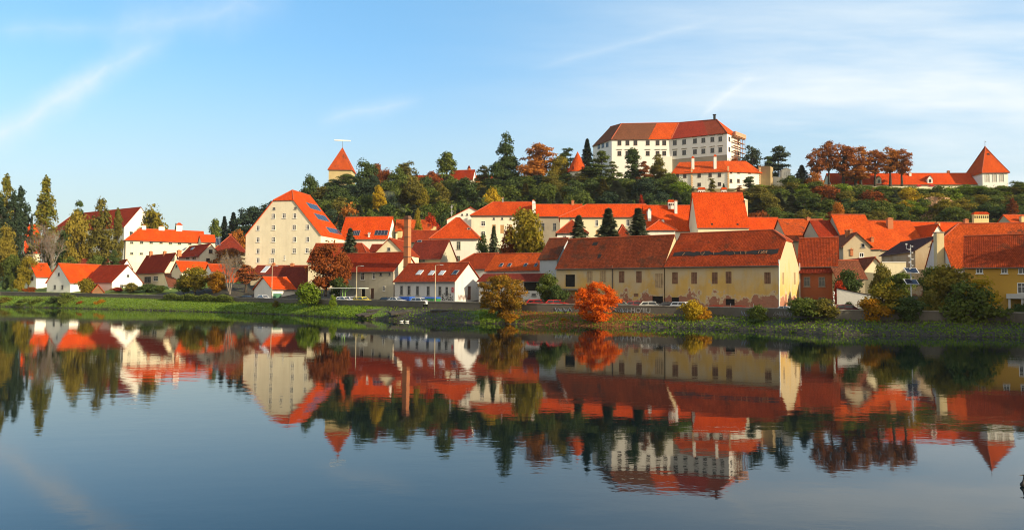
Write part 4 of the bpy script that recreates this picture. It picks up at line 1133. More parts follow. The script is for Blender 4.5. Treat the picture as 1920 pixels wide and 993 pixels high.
# graffiti lettering
def on_wall(px, py, lift=.03):
    tx = TX(px, py); y = wallY(tx); return Vector((tx * y, y, P(px, py, y).z))
def wall_dir(px):
    a, b_ = on_wall(px - 4, 570), on_wall(px + 4, 570); d = Vector((b_.x - a.x, b_.y - a.y)); return d.normalized()
GRA = plain('white_spray_paint', (.36, .37, .38), .8, var=.3)
GRB = plain('blue_grey_spray_paint', (.22, .28, .36), .7, var=.2)
def text_mesh(txt, size):
    c = bpy.data.curves.new('t', 'FONT'); c.body = txt; c.size = size; c.offset = .012; c.extrude = .006
    o = bpy.data.objects.new('t', c); COL.objects.link(o)
    dg = bpy.context.evaluated_depsgraph_get(); me = bpy.data.meshes.new_from_object(o.evaluated_get(dg))
    bpy.data.objects.remove(o); return me
def put_text(name, txt, px, py, hpx, wpx, parent, mat, u=None, Y=None, lift=.06):
    p = on_wall(px, py) if Y is None else P(px, py, Y)
    u = wall_dir(px) if u is None else u
    n = Vector((u.y, -u.x))
    me = text_mesh(txt, 1.0)
    xs = [v.co.x for v in me.vertices]; ys = [v.co.y for v in me.vertices]
    sx = wpx / F * p.y / abs(u.x) / (max(xs) - min(xs)); sy = hpx / F * p.y / (max(ys) - min(ys))
    for v in me.vertices:
        a, b_, c = (v.co.x - min(xs)) * sx, (v.co.y - min(ys)) * sy, v.co.z
        v.co = Vector((u.x * a + n.x * (c + lift), u.y * a + n.y * (c + lift), b_))
    o = obj(name, me, mat, parent, p - parent_root_loc(parent)); return o
put_text('graffiti', "HO'IIU", 1183, 586, 9.5, 34, q2_, GRA)
def scribble(px0, px1, py0, py1, mat, parent, n, seed):
    rnd = random.Random(seed); m = MB()
    for k in range(n):
        cx = px0 + (px1 - px0) * (k + rnd.random() * .6) / n
        pts = []
        x, y = cx, rnd.uniform(py0, py1)
        for j in range(4):
            p = on_wall(x, y); u = wall_dir(x); pts.append(Vector((p.x + u.y * .04, p.y - u.x * .04, p.z)))
            x += rnd.uniform(-2, 5); y = py0 if y > (py0 + py1) / 2 else py1
            y += rnd.uniform(-2, 2)
        m.tube(pts, .045, n=4)
    m.build('graffiti', mat, parent)
scribble(1450, 1508, 585, 592, GRA, q2_, 12, 1)
scribble(1040, 1068, 578, 584, GRB, q2_, 7, 2)
scribble(1152, 1178, 579, 585, GRB, q2_, 6, 3)
scribble(1390, 1440, 583, 590, GRB, q2_, 10, 4)

# broken concrete slabs on the dirt bank, stones
SLAB = plaster('old_concrete_slab', (.065, .06, .052), .5, streak=.3)
for i, (px, py, w, h, rz, lab) in enumerate([(760, 588, 6, 1.6, .55, 'broad dark concrete slab lying aslant on the dirt bank below the ramp opening'), (705, 590, 3.5, .8, .3, 'long flat broken slab at the left of the dirt bank'),
        (683, 597, 3.5, .9, .9, 'narrow tilted slab at the water edge, left of its neighbour'), (694, 597, 3.5, .9, .95, 'narrow tilted slab at the water edge, right of its neighbour'), (828, 582, 4, 1.2, .2, 'pale rubble slab just under the wall of the workshop')]):
    tx = TX(px, py); y = shoreY(tx) + (wallY(tx) - shoreY(tx)) * {0: .45, 1: .5, 2: .12, 3: .12, 4: .7}[i]
    x = tx * y
    m = MB(); m.box((0, 0, .1), (math.cos(rz), math.sin(rz)), w / 2, h / 2, .16)
    o = m.build('concrete_slab', SLAB); o.location = (x, y, gz(x, y) + .06); o.rotation_euler = (.22, .05, 0)
    tag(o, lab, 'slab', 'broken concrete slabs on the bank')

# ------------------------------------------------------------------ vehicles
def car_meshes(kind):
    """side profiles in metres, x forward"""
    if kind == 'hatch':
        body = [(-2.0, .35), (-2.05, .75), (-1.95, .95), (-1.0, .98), (.75, .95), (1.6, .82), (1.98, .68), (2.02, .35)]
        roof = [(-1.9, .95), (-1.5, 1.42), (-.2, 1.5), (.35, 1.42), (1.05, .93)]
    elif kind == 'estate':
        body = [(-2.2, .35), (-2.25, .8), (-2.15, .95), (-1.0, .97), (.7, .95), (1.75, .85), (2.15, .7), (2.2, .35)]
        roof = [(-2.15, .95), (-1.85, 1.45), (-.2, 1.5), (.25, 1.43), (.95, .94)]
    else:
        body = [(-2.2, .35), (-2.25, .85), (-1.5, .98), (.8, .96), (1.75, .82), (2.15, .68), (2.2, .35)]
        roof = [(-1.55, .97), (-.95, 1.38), (-.1, 1.44), (.3, 1.38), (1.0, .95)]
    def loft(m, prof, w0, w1, zl, zh):
        ring = []
        for x, z in prof:
            k = (z - zl) / (zh - zl); w = w0 + (w1 - w0) * k
            ring.append(((x, -w, z), (x, w, z)))
        for (a, b_), (c, d) in zip(ring, ring[1:]): m.poly([a, b_, d, c])
        m.poly([ring[-1][0], ring[-1][1], ring[0][1], ring[0][0]])
        m.poly([r[0] for r in ring]); m.poly([r[1] for r in ring])
    m = MB(); loft(m, body, .86, .80, .35, 1.0); loft(m, roof, .78, .60, .9, 1.5)
    bm_ = m.mesh('body')
    bb = bmesh.new(); bb.from_mesh(bm_); bmesh.ops.remove_doubles(bb, verts=bb.verts, dist=.001); bmesh.ops.bevel(bb, geom=bb.edges, offset=.05, segments=2, affect='EDGES', profile=.6); bb.to_mesh(bm_); bb.free()
    for p in bm_.polygons: p.use_smooth = True
    # glasshouse
    g = {}
    x0, x4 = roof[0][0], roof[-1][0]; x1, x3 = roof[1][0], roof[3][0]
    def side(sgn):
        q = MB()
        w = lambda z: .78 + (.60 - .78) * (z - .9) / .6 + .012
        for a, b_ in ((-.04, None), (None, -.0)):
            pass
        xm = (x1 + x3) / 2
        for (p0, p1, t0, t1) in ((x0 + .22, xm - .08, x1 + .08, xm - .08), (xm + .02, x4 - .28, xm + .02, x3 + .02)):
            q.poly([(p0, sgn * w(1.0), 1.0), (p1, sgn * w(1.0), 1.0), (t1, sgn * w(1.36), 1.36), (t0, sgn * w(1.36), 1.36)])
        return q.mesh('side_window')
    fr_ = MB(); a, b_ = roof[-2], roof[-1]
    l = lambda k, off: (a[0] + (b_[0] - a[0]) * k + off, a[1] + (b_[1] - a[1]) * k + off * .6)
    (xa, za), (xb, zb_) = l(.12, .03), l(.88, .03)
    fr_.poly([(xb, -.68, zb_), (xb, .68, zb_), (xa, .55, za), (xa, -.55, za)])
    rr_ = MB(); a, b_ = roof[1], roof[0]; (xa, za), (xb, zb_) = l(.15, -.03), l(.8, -.03)
    rr_.poly([(xb, -.66, zb_ + .04), (xb, .66, zb_ + .04), (xa, .55, za + .04), (xa, -.55, za + .04)])
    ty = MB(); ty.tube([(0, -.1, 0), (0, .1, 0)], .31, n=18); rim = MB(); rim.tube([(0, -.112, 0), (0, .112, 0)], .19, n=14)
    lm = MB(); lm.box((0, 0, 0), (1, 0), .1, .17, .07); 
    return dict(body=bm_, sides=[side(1), side(-1)], front=fr_.mesh('windscreen'), rear=rr_.mesh('rear_window'), tyre=ty.mesh('tyre'), rim=rim.mesh('rim'), lamp=lm.mesh('lamp'), nose=body[-2], tail=body[1], ax=(-1.25, 1.28))
CARS = {k: car_meshes(k) for k in ('hatch', 'estate', 'saloon')}
TYRE = plain('tyre_rubber', (.02, .02, .02), .9); RIM = plain('rim_metal', (.4, .4, .42), .35, .7)
HEADL = plain('headlamp_glass', (.6, .6, .6), .2); TAILL = plain('tail_lamp', (.35, .02, .02), .3)
def carpaint(c):
    n = 'car_paint_%d_%d_%d' % tuple(int(x * 255) for x in c)
    if n in MC: return MC[n]
    m, nt, b, _ = new_mat(n); b.inputs['Base Color'].default_value = (*c, 1); b.inputs['Roughness'].default_value = .35
    b.inputs['Coat Weight'].default_value = .6; b.inputs['Coat Roughness'].default_value = .08; MC[n] = m; return m
def car(px, kind, col, label, d=2.2, flip=False, dz=0):
    tx = TX(px, 562); y = wallY(tx) + d; x = tx * y
    a = wall_dir(px); rz = math.atan2(a.y, a.x) + (math.pi if flip else 0)
    r = empty('parked_car', (x, y, streetz(tx) + .035 + dz), label, 'car', 'cars parked along the river street'); r.rotation_euler = (0, 0, rz)
    c = CARS[kind]
    def slot(o, m): 
        if len(o.data.materials) == 0: o.data.materials.append(m)
        o.material_slots[0].link = 'OBJECT'; o.material_slots[0].material = m
    o = obj('body', c['body'], None, r); slot(o, carpaint(col))
    for sm in c['sides']: o = obj('side_window', sm, None, r); slot(o, GLASS)
    o = obj('windscreen', c['front'], None, r); slot(o, GLASS)
    o = obj('rear_window', c['rear'], None, r); slot(o, GLASS)
    for xx in c['ax']:
        for yy in (-.76, .76):
            w = empty_part('wheel', r); w.location = (xx, yy, .31)
            slot(obj('tyre', c['tyre'], None, w), TYRE); slot(obj('rim', c['rim'], None, w), RIM)
    for yy in (-.6, .6):
        o = obj('headlight', c['lamp'], None, r, (c['nose'][0] - .1, yy, c['nose'][1] - .04)); slot(o, HEADL)
        o = obj('tail_light', c['lamp'], None, r, (c['tail'][0] + .1, yy, c['tail'][1] - .02)); slot(o, TAILL)
    return r
W_, K_, SV = (.75, .75, .74), (.02, .02, .025), (.35, .36, .38)
car(464, 'saloon', (.03, .03, .035), 'dark low car parked on the grass edge, left of the tall street lamp')
car(495, 'hatch', (.72, .73, .75), 'silver white hatchback parked just left of the tall street lamp')
car(646, 'hatch', W_, 'white car half hidden between the green bush and the carport')
car(642, 'saloon', (.05, .07, .12), 'dark blue car parked deep under the carport', d=5.0)
car(657, 'estate', (.70, .72, .78), 'white car parked under the carport left of the yellow car', d=3.4)
car(680, 'hatch', (.75, .60, .03), 'yellow hatchback in front of the drab cream factory', d=2.0)
car(727, 'saloon', K_, 'black car behind the white saloon by the workshop', d=4.2)
car(744, 'saloon', W_, 'white saloon parked between the black car and the ramp opening', d=2.4)
car(790, 'estate', W_, 'white estate car standing at the ramp opening in the river wall', d=1.9, dz=-.05)
car(998, 'saloon', (.30, .33, .35), 'grey car left of the red cars by the river wall', d=3.6)
car(1010, 'hatch', (.55, .02, .02), 'bright red car beside the yellow green autumn bush', d=2.2)
car(1046, 'hatch', (.52, .02, .02), 'red car left of the round orange tree', d=2.2)
car(1168, 'saloon', (.25, .28, .24), 'grey green car with white pillar right of the round orange tree', d=2.2)
car(1196, 'hatch', (.30, .02, .03), 'dark car with red door above the white graffiti', d=2.4)
car(1224, 'hatch', (.60, .60, .56), 'pale car in front of the dark warehouse doorway', d=2.2)
car(1256, 'saloon', (.04, .04, .05), 'black car left of the white car at the warehouse', d=2.6)
car(1284, 'estate', W_, 'white car above the yellow orange bush by the warehouse', d=2.0)
car(1590, 'hatch', (.14, .02, .02), 'dark wine red car in front of the white yard wall', d=2.4)
car(1478, 'saloon', (.62, .64, .64), 'low pale car at the foot of the glowing yellow gable', d=2.2, dz=-.35)

# ------------------------------------------------------------------ street furniture
LAMPP = plain('lamp_post_paint', (.50, .44, .30), .5)
def lamp(px, ptop, label, d=1.1):
    tx = TX(px, 555); y = wallY(tx) + d; p = P(px, ptop, y); z0 = streetz(tx)
    r = empty('street_lamp', (p.x, p.y, z0), label, 'street lamp', 'street lamps along the river wall')
    m = MB(); m.tube([(p.x, p.y, z0), (p.x, p.y, p.z)], .10, .06, n=8); m.build('post', LAMPP, r)
    m = MB(); m.tube([(p.x, p.y, p.z - .1), (p.x + .5, p.y - .15, p.z + .12), (p.x + .9, p.y - .2, p.z + .1)], .035, n=6); m.build('arm', LAMPP, r)
    m = MB(); m.box((p.x + 1.15, p.y - .22, p.z + .08), (1, -.2), .34, .12, .07, taper=.6); m.build('lamp_head', METAL, r)
lamp(510.5, 499, 'tall thin street lamp in front of the open garage')
lamp(669, 499, 'tall thin street lamp beside the yellow hatchback')
lamp(816.5, 497, 'tall thin street lamp in front of the white workshop')
# carport
tx = TX(640, 560); y = wallY(tx) + 4.2; z0 = streetz(tx)
LGREEN = plain('light_green_steel', (.25, .50, .10), .5)
a, b_ = P(619, 539.5, y), P(676, 540, y - 2.2)
cp_ = empty('carport', (a.x, a.y, z0), 'carport with pale flat roof and light green posts', 'carport')
d = Vector((b_.x - a.x, b_.y - a.y)); u = d.normalized(); c = (a + b_) / 2; v_ = Vector((-u.y, u.x))
m = MB(); m.box((c.x + v_.x * 1.4, c.y + v_.y * 1.4, c.z), u, d.length / 2, 1.9, .09); m.build('roof', plain('pale_sheet_roof', (.62, .66, .62), .5), cp_)
m = MB(); m.box((c.x + v_.x * 3.25 - u.x * 1.3, c.y + v_.y * 3.25 - u.y * 1.3, (c.z - .12 + z0 + .9) / 2), u, d.length * .26, .04, (c.z - .12 - z0 - .9) / 2); m.build('back_panel', plain('grey_panel', (.32, .34, .34), .7), cp_)
for k in (.42, .5):
    p = a.lerp(b_, k)
    m = MB(); m.tube([(p.x, p.y, z0), (p.x, p.y, c.z - .1)], .07, n=6)
    if k == .5: m.tube([(p.x, p.y, c.z - .9), (p.x + u.x * 1.0, p.y + u.y * 1.0, c.z - .12)], .05, n=6)
    m.build('post', LGREEN, cp_)
# skips by the workshop
def skip(px, mat, mat2, label):
    tx = TX(px, 556); y = wallY(tx) + 5.2; x = tx * y; z0 = streetz(tx) + .04; u = wall_dir(px)
    r = empty('skip', (x, y, z0), label, 'skip')
    m = MB(); v_ = Vector((-u.y, u.x)); L, Wd, Hh = 1.75, .8, 1.25
    pt = []
    for z, k in ((0.1, .78), (Hh, 1.0)):
        for i, j in ((-1, -1), (1, -1), (1, 1), (-1, 1)): pt.append((x + u.x * L * k * i + v_.x * Wd * j, y + u.y * L * k * i + v_.y * Wd * j, z0 + z))
    for f in ((0, 1, 5, 4), (1, 2, 6, 5), (2, 3, 7, 6), (3, 0, 4, 7), (0, 1, 2, 3)): m.poly([pt[i] for i in f])
    for k in (-.6, 0, .6): m.box((x + u.x * L * k - v_.x * (Wd + .03), y + u.y * L * k - v_.y * (Wd + .03), z0 + .65), u, .05, .04, .5)
    m.build('bin_body', mat2, r)
    m = MB(); m.box((x, y, z0 + Hh + .16), u, L * 1.03, Wd * 1.03, .14, taper=.85); m.build('lid', mat, r)
    for i in (-1, 1):
        m = MB(); q = (x + u.x * L * .6 * i, y + u.y * L * .6 * i); m.tube([(q[0] - v_.x * .7, q[1] - v_.y * .7, z0 + .09), (q[0] + v_.x * .7, q[1] + v_.y * .7, z0 + .09)], .09, n=8); m.build('roller', TYRE, r)
BLUE = plain('blue_sheet_steel', (.02, .09, .42), .5); GRN = plain('green_sheet_steel', (.05, .25, .07), .5)
skip(762, BLUE, BLUE, 'blue skip in front of the workshop, left of the white estate car')
skip(808, BLUE, GRN, 'green skip with blue lid beside the lamp at the workshop')
# round red sign on the workshop
p = P(849, 543, hP.B.y - .2); p = Vector((hP.B.x - hP.u.x * .45 + hP.u.y * .15, hP.B.y - hP.u.y * .45 - hP.u.x * .15 - .05, p.z))
sg = empty('wall_sign', p, 'red sign with a white figure on the corner of the white workshop', 'sign')
m = MB(); m.box(p, hP.u, .22, .03, .45); m.build('sign_board', plain('sign_red', (.5, .03, .04), .5), sg)
m = MB()
me = text_mesh('2', .5)
for v in me.vertices:
    k = v.co.copy(); n_ = Vector((hP.u.y, -hP.u.x)); v.co = Vector((hP.u.x * (k.x - .15) + n_.x * .05, hP.u.y * (k.x - .15) + n_.y * .05, k.y - .18))
obj('figure', me, FWHITE, sg)
# mural dots on the workshop wall
m = MB(); rnd = random.Random(9)
for k in range(46):
    s_ = hP.W * rnd.uniform(.80, .985); z = hP.z0 + .9 + rnd.uniform(.2, 1.5); n_ = Vector((hP.u.y, -hP.u.x)); c = hP.A + hP.u * s_ + n_ * .03
    m.box((c.x, c.y, z), hP.u, rnd.uniform(.04, .12), .01, rnd.uniform(.04, .12))
m.build('wall_painting', DARK, hP.root)
m = MB()
for k in range(9):
    c0 = hP.B + hP.v * (1.0 + k * .45) + hP.u * .04; z = hP.z0 + .9
    m.tube([(c0.x, c0.y, z + rnd.uniform(0, .3)), (c0.x + hP.v.x * .3, c0.y + hP.v.y * .3, z + 1.2), (c0.x + hP.v.x * .5, c0.y + hP.v.y * .5, z + .4)], .04, n=4)
m.build('graffiti', plain('dull_red_spray', (.3, .12, .1), .8), hP.root)
# water gauge staff
tx = TX(1563, 560); y = wallY(tx) + .9; z0 = streetz(tx); p = P(1563, 545, y)
gs = empty('gauge_staff', (p.x, p.y, z0), 'black and white water gauge staff beside the red brown house', 'gauge')
m = MB(); m.tube([(p.x, p.y, z0), (p.x, p.y, p.z)], .06, n=6); m.build('post', METAL, gs)
m = MB(); zz = p.z
for k in range(4): m.box((p.x, p.y - .09, zz - .3 - k * .52), (1, -.2), .11, .02, .18 if k % 2 == 0 else .11)
m.build('scale_plate', FWHITE, gs)
m = MB()
for k in range(4): m.box((p.x + (.05 if k % 2 else -.05), p.y - .115, zz - .3 - k * .52), (1, -.2), .045, .006, .09)
m.build('scale_mark', DARK, gs)
# river monitoring mast with two solar panels
tx = TX(1707, 560); y = wallY(tx) + .8; z0 = streetz(tx) - 1; p = P(1707, 459, y)
ms = empty('monitoring_mast', (p.x, p.y, z0), 'white mast with two tilted solar panels and instruments above the bushes', 'mast')
WPOLE = plain('white_mast_paint', (.62, .63, .64), .5)
m = MB(); m.tube([(p.x, p.y, z0), (p.x, p.y, p.z)], .09, .06, n=8); m.build('pole', WPOLE, ms)
for py in (506.5, 528):
    c = P(1709, py, y - .25); m = MB()
    cs_ = []
    for i, j in ((-1, -1), (1, -1), (1, 1), (-1, 1)): cs_.append(Vector((c.x + i * .86 + j * -.05, c.y + j * .3, c.z + j * .34 + i * -.03)))
    nn = (cs_[1] - cs_[0]).cross(cs_[3] - cs_[0]).normalized()
    for f in ((0, 1, 2, 3),): m.poly([cs_[i] for i in f], None, 0); m.poly([cs_[i] - nn * .05 for i in f], None, 0)
    for i in range(4): m.poly([cs_[i], cs_[(i + 1) % 4], cs_[(i + 1) % 4] - nn * .05, cs_[i] - nn * .05], None, 0)
    mid = sum(cs_, Vector()) / 4
    m.poly([mid + (q - mid) * .88 + nn * .012 for q in cs_], None, 1)
    m.build('solar_panel', [WPOLE, SOLAR], ms)
m = MB(); rnd = random.Random(4)
for k in range(9):
    z = p.z - .2 - k * .42; sd = (-1) ** k
    m.box((p.x + sd * .18, p.y - .05, z), (1, 0), rnd.uniform(.08, .2), .09, rnd.uniform(.06, .14))
m.tube([(p.x, p.y, p.z - .6), (p.x - .55, p.y, p.z - .5), (p.x - .55, p.y, p.z + .1)], .03, n=5)
m.box((p.x - .55, p.y, p.z + .1), (1, 0), .12, .06, .1)
m.build('instrument', METAL, ms)
# yard walls right of the red brown house
def yard(pts, label, mat, cop=None, th=.35):
    wall_thing('yard_wall', label, pts, th, mat, 'wall', None, cop)
yard([(1569, 541, 106), (1628, 553, 104.5), (1660, 557, 104)], 'sloping topped white yard wall behind the dark wine red car', WHITE, DRT)
yard([(1652, 492, 116), (1698, 492, 115.5)], 'cream parapet wall with white coping behind the solar mast', CREAM, FWHITE)
yard([(1696, 505, 122), (1745, 505, 120)], 'low sunlit brick and plaster wall below the sloping white verge', BRKW, None)
# red safety netting in front of the warehouse, red parasols on the hill
tx = TX(1370, 572); y = wallY(tx) + 5.0; u = wall_dir(1370)
c = Vector((tx * y, y)); z0 = streetz(tx) + .05
nf = empty('safety_fence', (c.x, c.y, z0), 'low red safety netting in front of the warehouse doorway', 'fence')
m = MB(); rnd = random.Random(2)
for k in range(12):
    a, b_ = c + u * (-3.6 + k * .6), c + u * (-3.0 + k * .6); h0, h1 = .75 + .2 * math.sin(k), .75 + .2 * math.sin(k + 1)
    for z in range(4):
        m.box(((a.x + b_.x) / 2, (a.y + b_.y) / 2, z0 + .15 + z * .22 * (h0 + .2)), u, .3, .02, .075)
m.build('netting', plain('red_netting', (.65, .05, .02), .7), nf)
for k in (-3.6, 0, 3.6):
    m = MB(); q = c + u * k; m.tube([(q.x, q.y, z0), (q.x, q.y, z0 + 1.3)], .03, n=5); m.build('stake', METAL, nf)
for px, lab in ((1721.5, 'red cafe parasol on the hilltop terrace, left one'), (1746, 'red cafe parasol on the hilltop terrace below the white dormer')):
    p = P(px, 347, 298.5); z0 = gz(p.x, p.y)
    r = empty('parasol', (p.x, p.y, z0), lab, 'parasol', 'red parasols on the hilltop terrace')
    m = MB(); n = 8
    for k in range(n):
        a0, a1 = 2 * math.pi * k / n, 2 * math.pi * (k + 1) / n
        m.poly([(p.x + 1.5 * math.cos(a0), p.y + 1.5 * math.sin(a0), p.z - .55), (p.x + 1.5 * math.cos(a1), p.y + 1.5 * math.sin(a1), p.z - .55), (p.x, p.y, p.z + .25)])
    m.build('canopy', plain('red_canvas', (.6, .02, .03), .7), r)
    m = MB(); m.tube([(p.x, p.y, z0), (p.x, p.y, p.z)], .05, n=6); m.build('pole', METAL, r)
# ------------------------------------------------------------------ water birds
def blob(m, c, r, n=8, mm=6, d=(1, 0)):
    rings = []
    for i in range(mm + 1):
        t = math.pi * i / mm
        rings.append([(c[0] + (-math.cos(t)) * r[0] * d[0] - math.sin(t) * math.cos(2 * math.pi * k / n) * r[1] * d[1], c[1] + (-math.cos(t)) * r[0] * d[1] + math.sin(t) * math.cos(2 * math.pi * k / n) * r[1] * d[0], c[2] + math.sin(t) * math.sin(2 * math.pi * k / n) * r[2]) for k in range(n)])
    for a, b_ in zip(rings, rings[1:]):
        for k in range(n): m.poly([a[k], a[(k + 1) % n], b_[(k + 1) % n], b_[k]])
def skin_body(name, verts, edges, radii, mat, parent, sub=2):
    me = bpy.data.meshes.new(name); me.from_pydata(verts, edges, [])
    o = obj(name, me, None, parent)
    md = o.modifiers.new('s', 'SKIN'); 
    for i, r in enumerate(radii): me.skin_vertices[0].data[i].radius = r if isinstance(r, tuple) else (r, r)
    me.skin_vertices[0].data[0].use_root = True
    o.modifiers.new('u', 'SUBSURF').levels = sub; o.modifiers['u'].render_levels = sub
    dg = bpy.context.evaluated_depsgraph_get(); nm = bpy.data.meshes.new_from_object(o.evaluated_get(dg))
    o.modifiers.clear(); o.data = nm; nm.materials.append(mat)
    for p in nm.polygons: p.use_smooth = True
    return o
d_ = ray(1916, 911); t_ = -CAM.z / d_.z; sp_ = CAM + d_ * t_
bird = empty('water_bird', (sp_.x, sp_.y, 0), 'dark long necked waterbird swimming in at the right edge', 'bird')
bird.rotation_euler = (0, 0, 0)
DKF = plain('dark_feathers', (.035, .032, .03), .7)
k = .30
skin_body('body', [(.30, 0, .05), (.12, 0, .05), (.0, 0, .045), (-.05, 0, .03), (.03, 0, .11), (.05, 0, .19), (.065, 0, .26), (.06, 0, .295), (.02, 0, .295), (.46, 0, .07), (.56, 0, .06)],
          [(0, 1), (1, 2), (2, 3), (2, 4), (4, 5), (5, 6), (6, 7), (7, 8), (0, 9), (9, 10)], [(.085, .075), (.075, .065), (.05, .045), .03, .024, .018, .018, .026, .02, .05, .015], DKF, bird)
m = MB(); m.tube([(sp_.x + .01, sp_.y, .293), (sp_.x - .055, sp_.y, .28)], .012, .004, n=6); m.build('beak', plain('beak_horn', (.12, .09, .05), .5), bird)
for px, py, lab in ((753, 603, 'white gull floating by the dirt bank, left one'), (763.5, 603.5, 'white gull floating by the dirt bank, right one')):
    d_ = ray(px, py); t_ = -CAM.z / d_.z; q = CAM + d_ * t_
    r = empty('gull', (q.x, q.y, 0), lab, 'bird', 'gulls on the river')
    skin_body('body', [(0, 0, .1), (.18, 0, .1), (-.2, 0, .12), (-.34, 0, .16), (.25, 0, .2), (.3, 0, .3)], [(0, 1), (0, 2), (2, 3), (1, 4), (4, 5)], [(.15, .13), .11, .09, .03, .06, .075], FWHITE, r)
    m = MB(); m.tube([(q.x + .36, q.y, .3), (q.x + .46, q.y, .28)], .02, .008, n=5); m.build('beak', plain('beak_horn', (.12, .09, .05), .5), r)
# ------------------------------------------------------------------ trees
def leaf_quads(c, nrm, size, rng, w, h):
    n = len(c)
    nrm = nrm / (np.linalg.norm(nrm, axis=1, keepdims=True) + 1e-9)
    r = rng.normal(size=(n, 3)); a = np.cross(nrm, r); a /= (np.linalg.norm(a, axis=1, keepdims=True) + 1e-9); b = np.cross(nrm, a)
    s = size * rng.uniform(.55, 1.25, (n, 1)); e = rng.uniform(.5, .9, (n, 1))
    v = np.stack([c - a * s, c - b * s * e, c + a * s, c + b * s * e], 1) * .62
    v += (c * .38)[:, None, :]
    v = v.reshape(-1, 3) / np.array([w, w, h])
    return v
def quads_mesh(name, v):
    n = len(v) // 4
    me = bpy.data.meshes.new(name)
    me.vertices.add(n * 4); me.vertices.foreach_set('co', v.astype(np.float32).ravel())
    me.loops.add(n * 4); me.loops.foreach_set('vertex_index', np.arange(n * 4, dtype=np.int32))
    me.polygons.add(n); me.polygons.foreach_set('loop_start', np.arange(0, n * 4, 4, dtype=np.int32))
    try: me.polygons.foreach_set('loop_total', np.full(n, 4, dtype=np.int32))
    except Exception: pass
    me.update(calc_edges=True); me.validate()
    return me
def clumped(rng, centres, radii, n, size, w, h, up=.25, flat=.8):
    pr = np.array(radii) ** 2; pr = pr / pr.sum()
    k = rng.choice(len(centres), n, p=pr)
    d = rng.normal(size=(n, 3)); d /= np.linalg.norm(d, axis=1, keepdims=True)
    d[:, 2] = np.where(d[:, 2] < -.3, -d[:, 2] * .6, d[:, 2])
    rad = np.array(radii)[k][:, None] * (rng.random((n, 1)) ** .35) * rng.uniform(.85, 1.1, (n, 1))
    c = np.array(centres)[k] + d * rad * np.array([1, 1, flat])
    nrm = d + rng.normal(size=(n, 3)) * .55 + np.array([0, 0, up])
    return leaf_quads(c, nrm, size, rng, w, h)
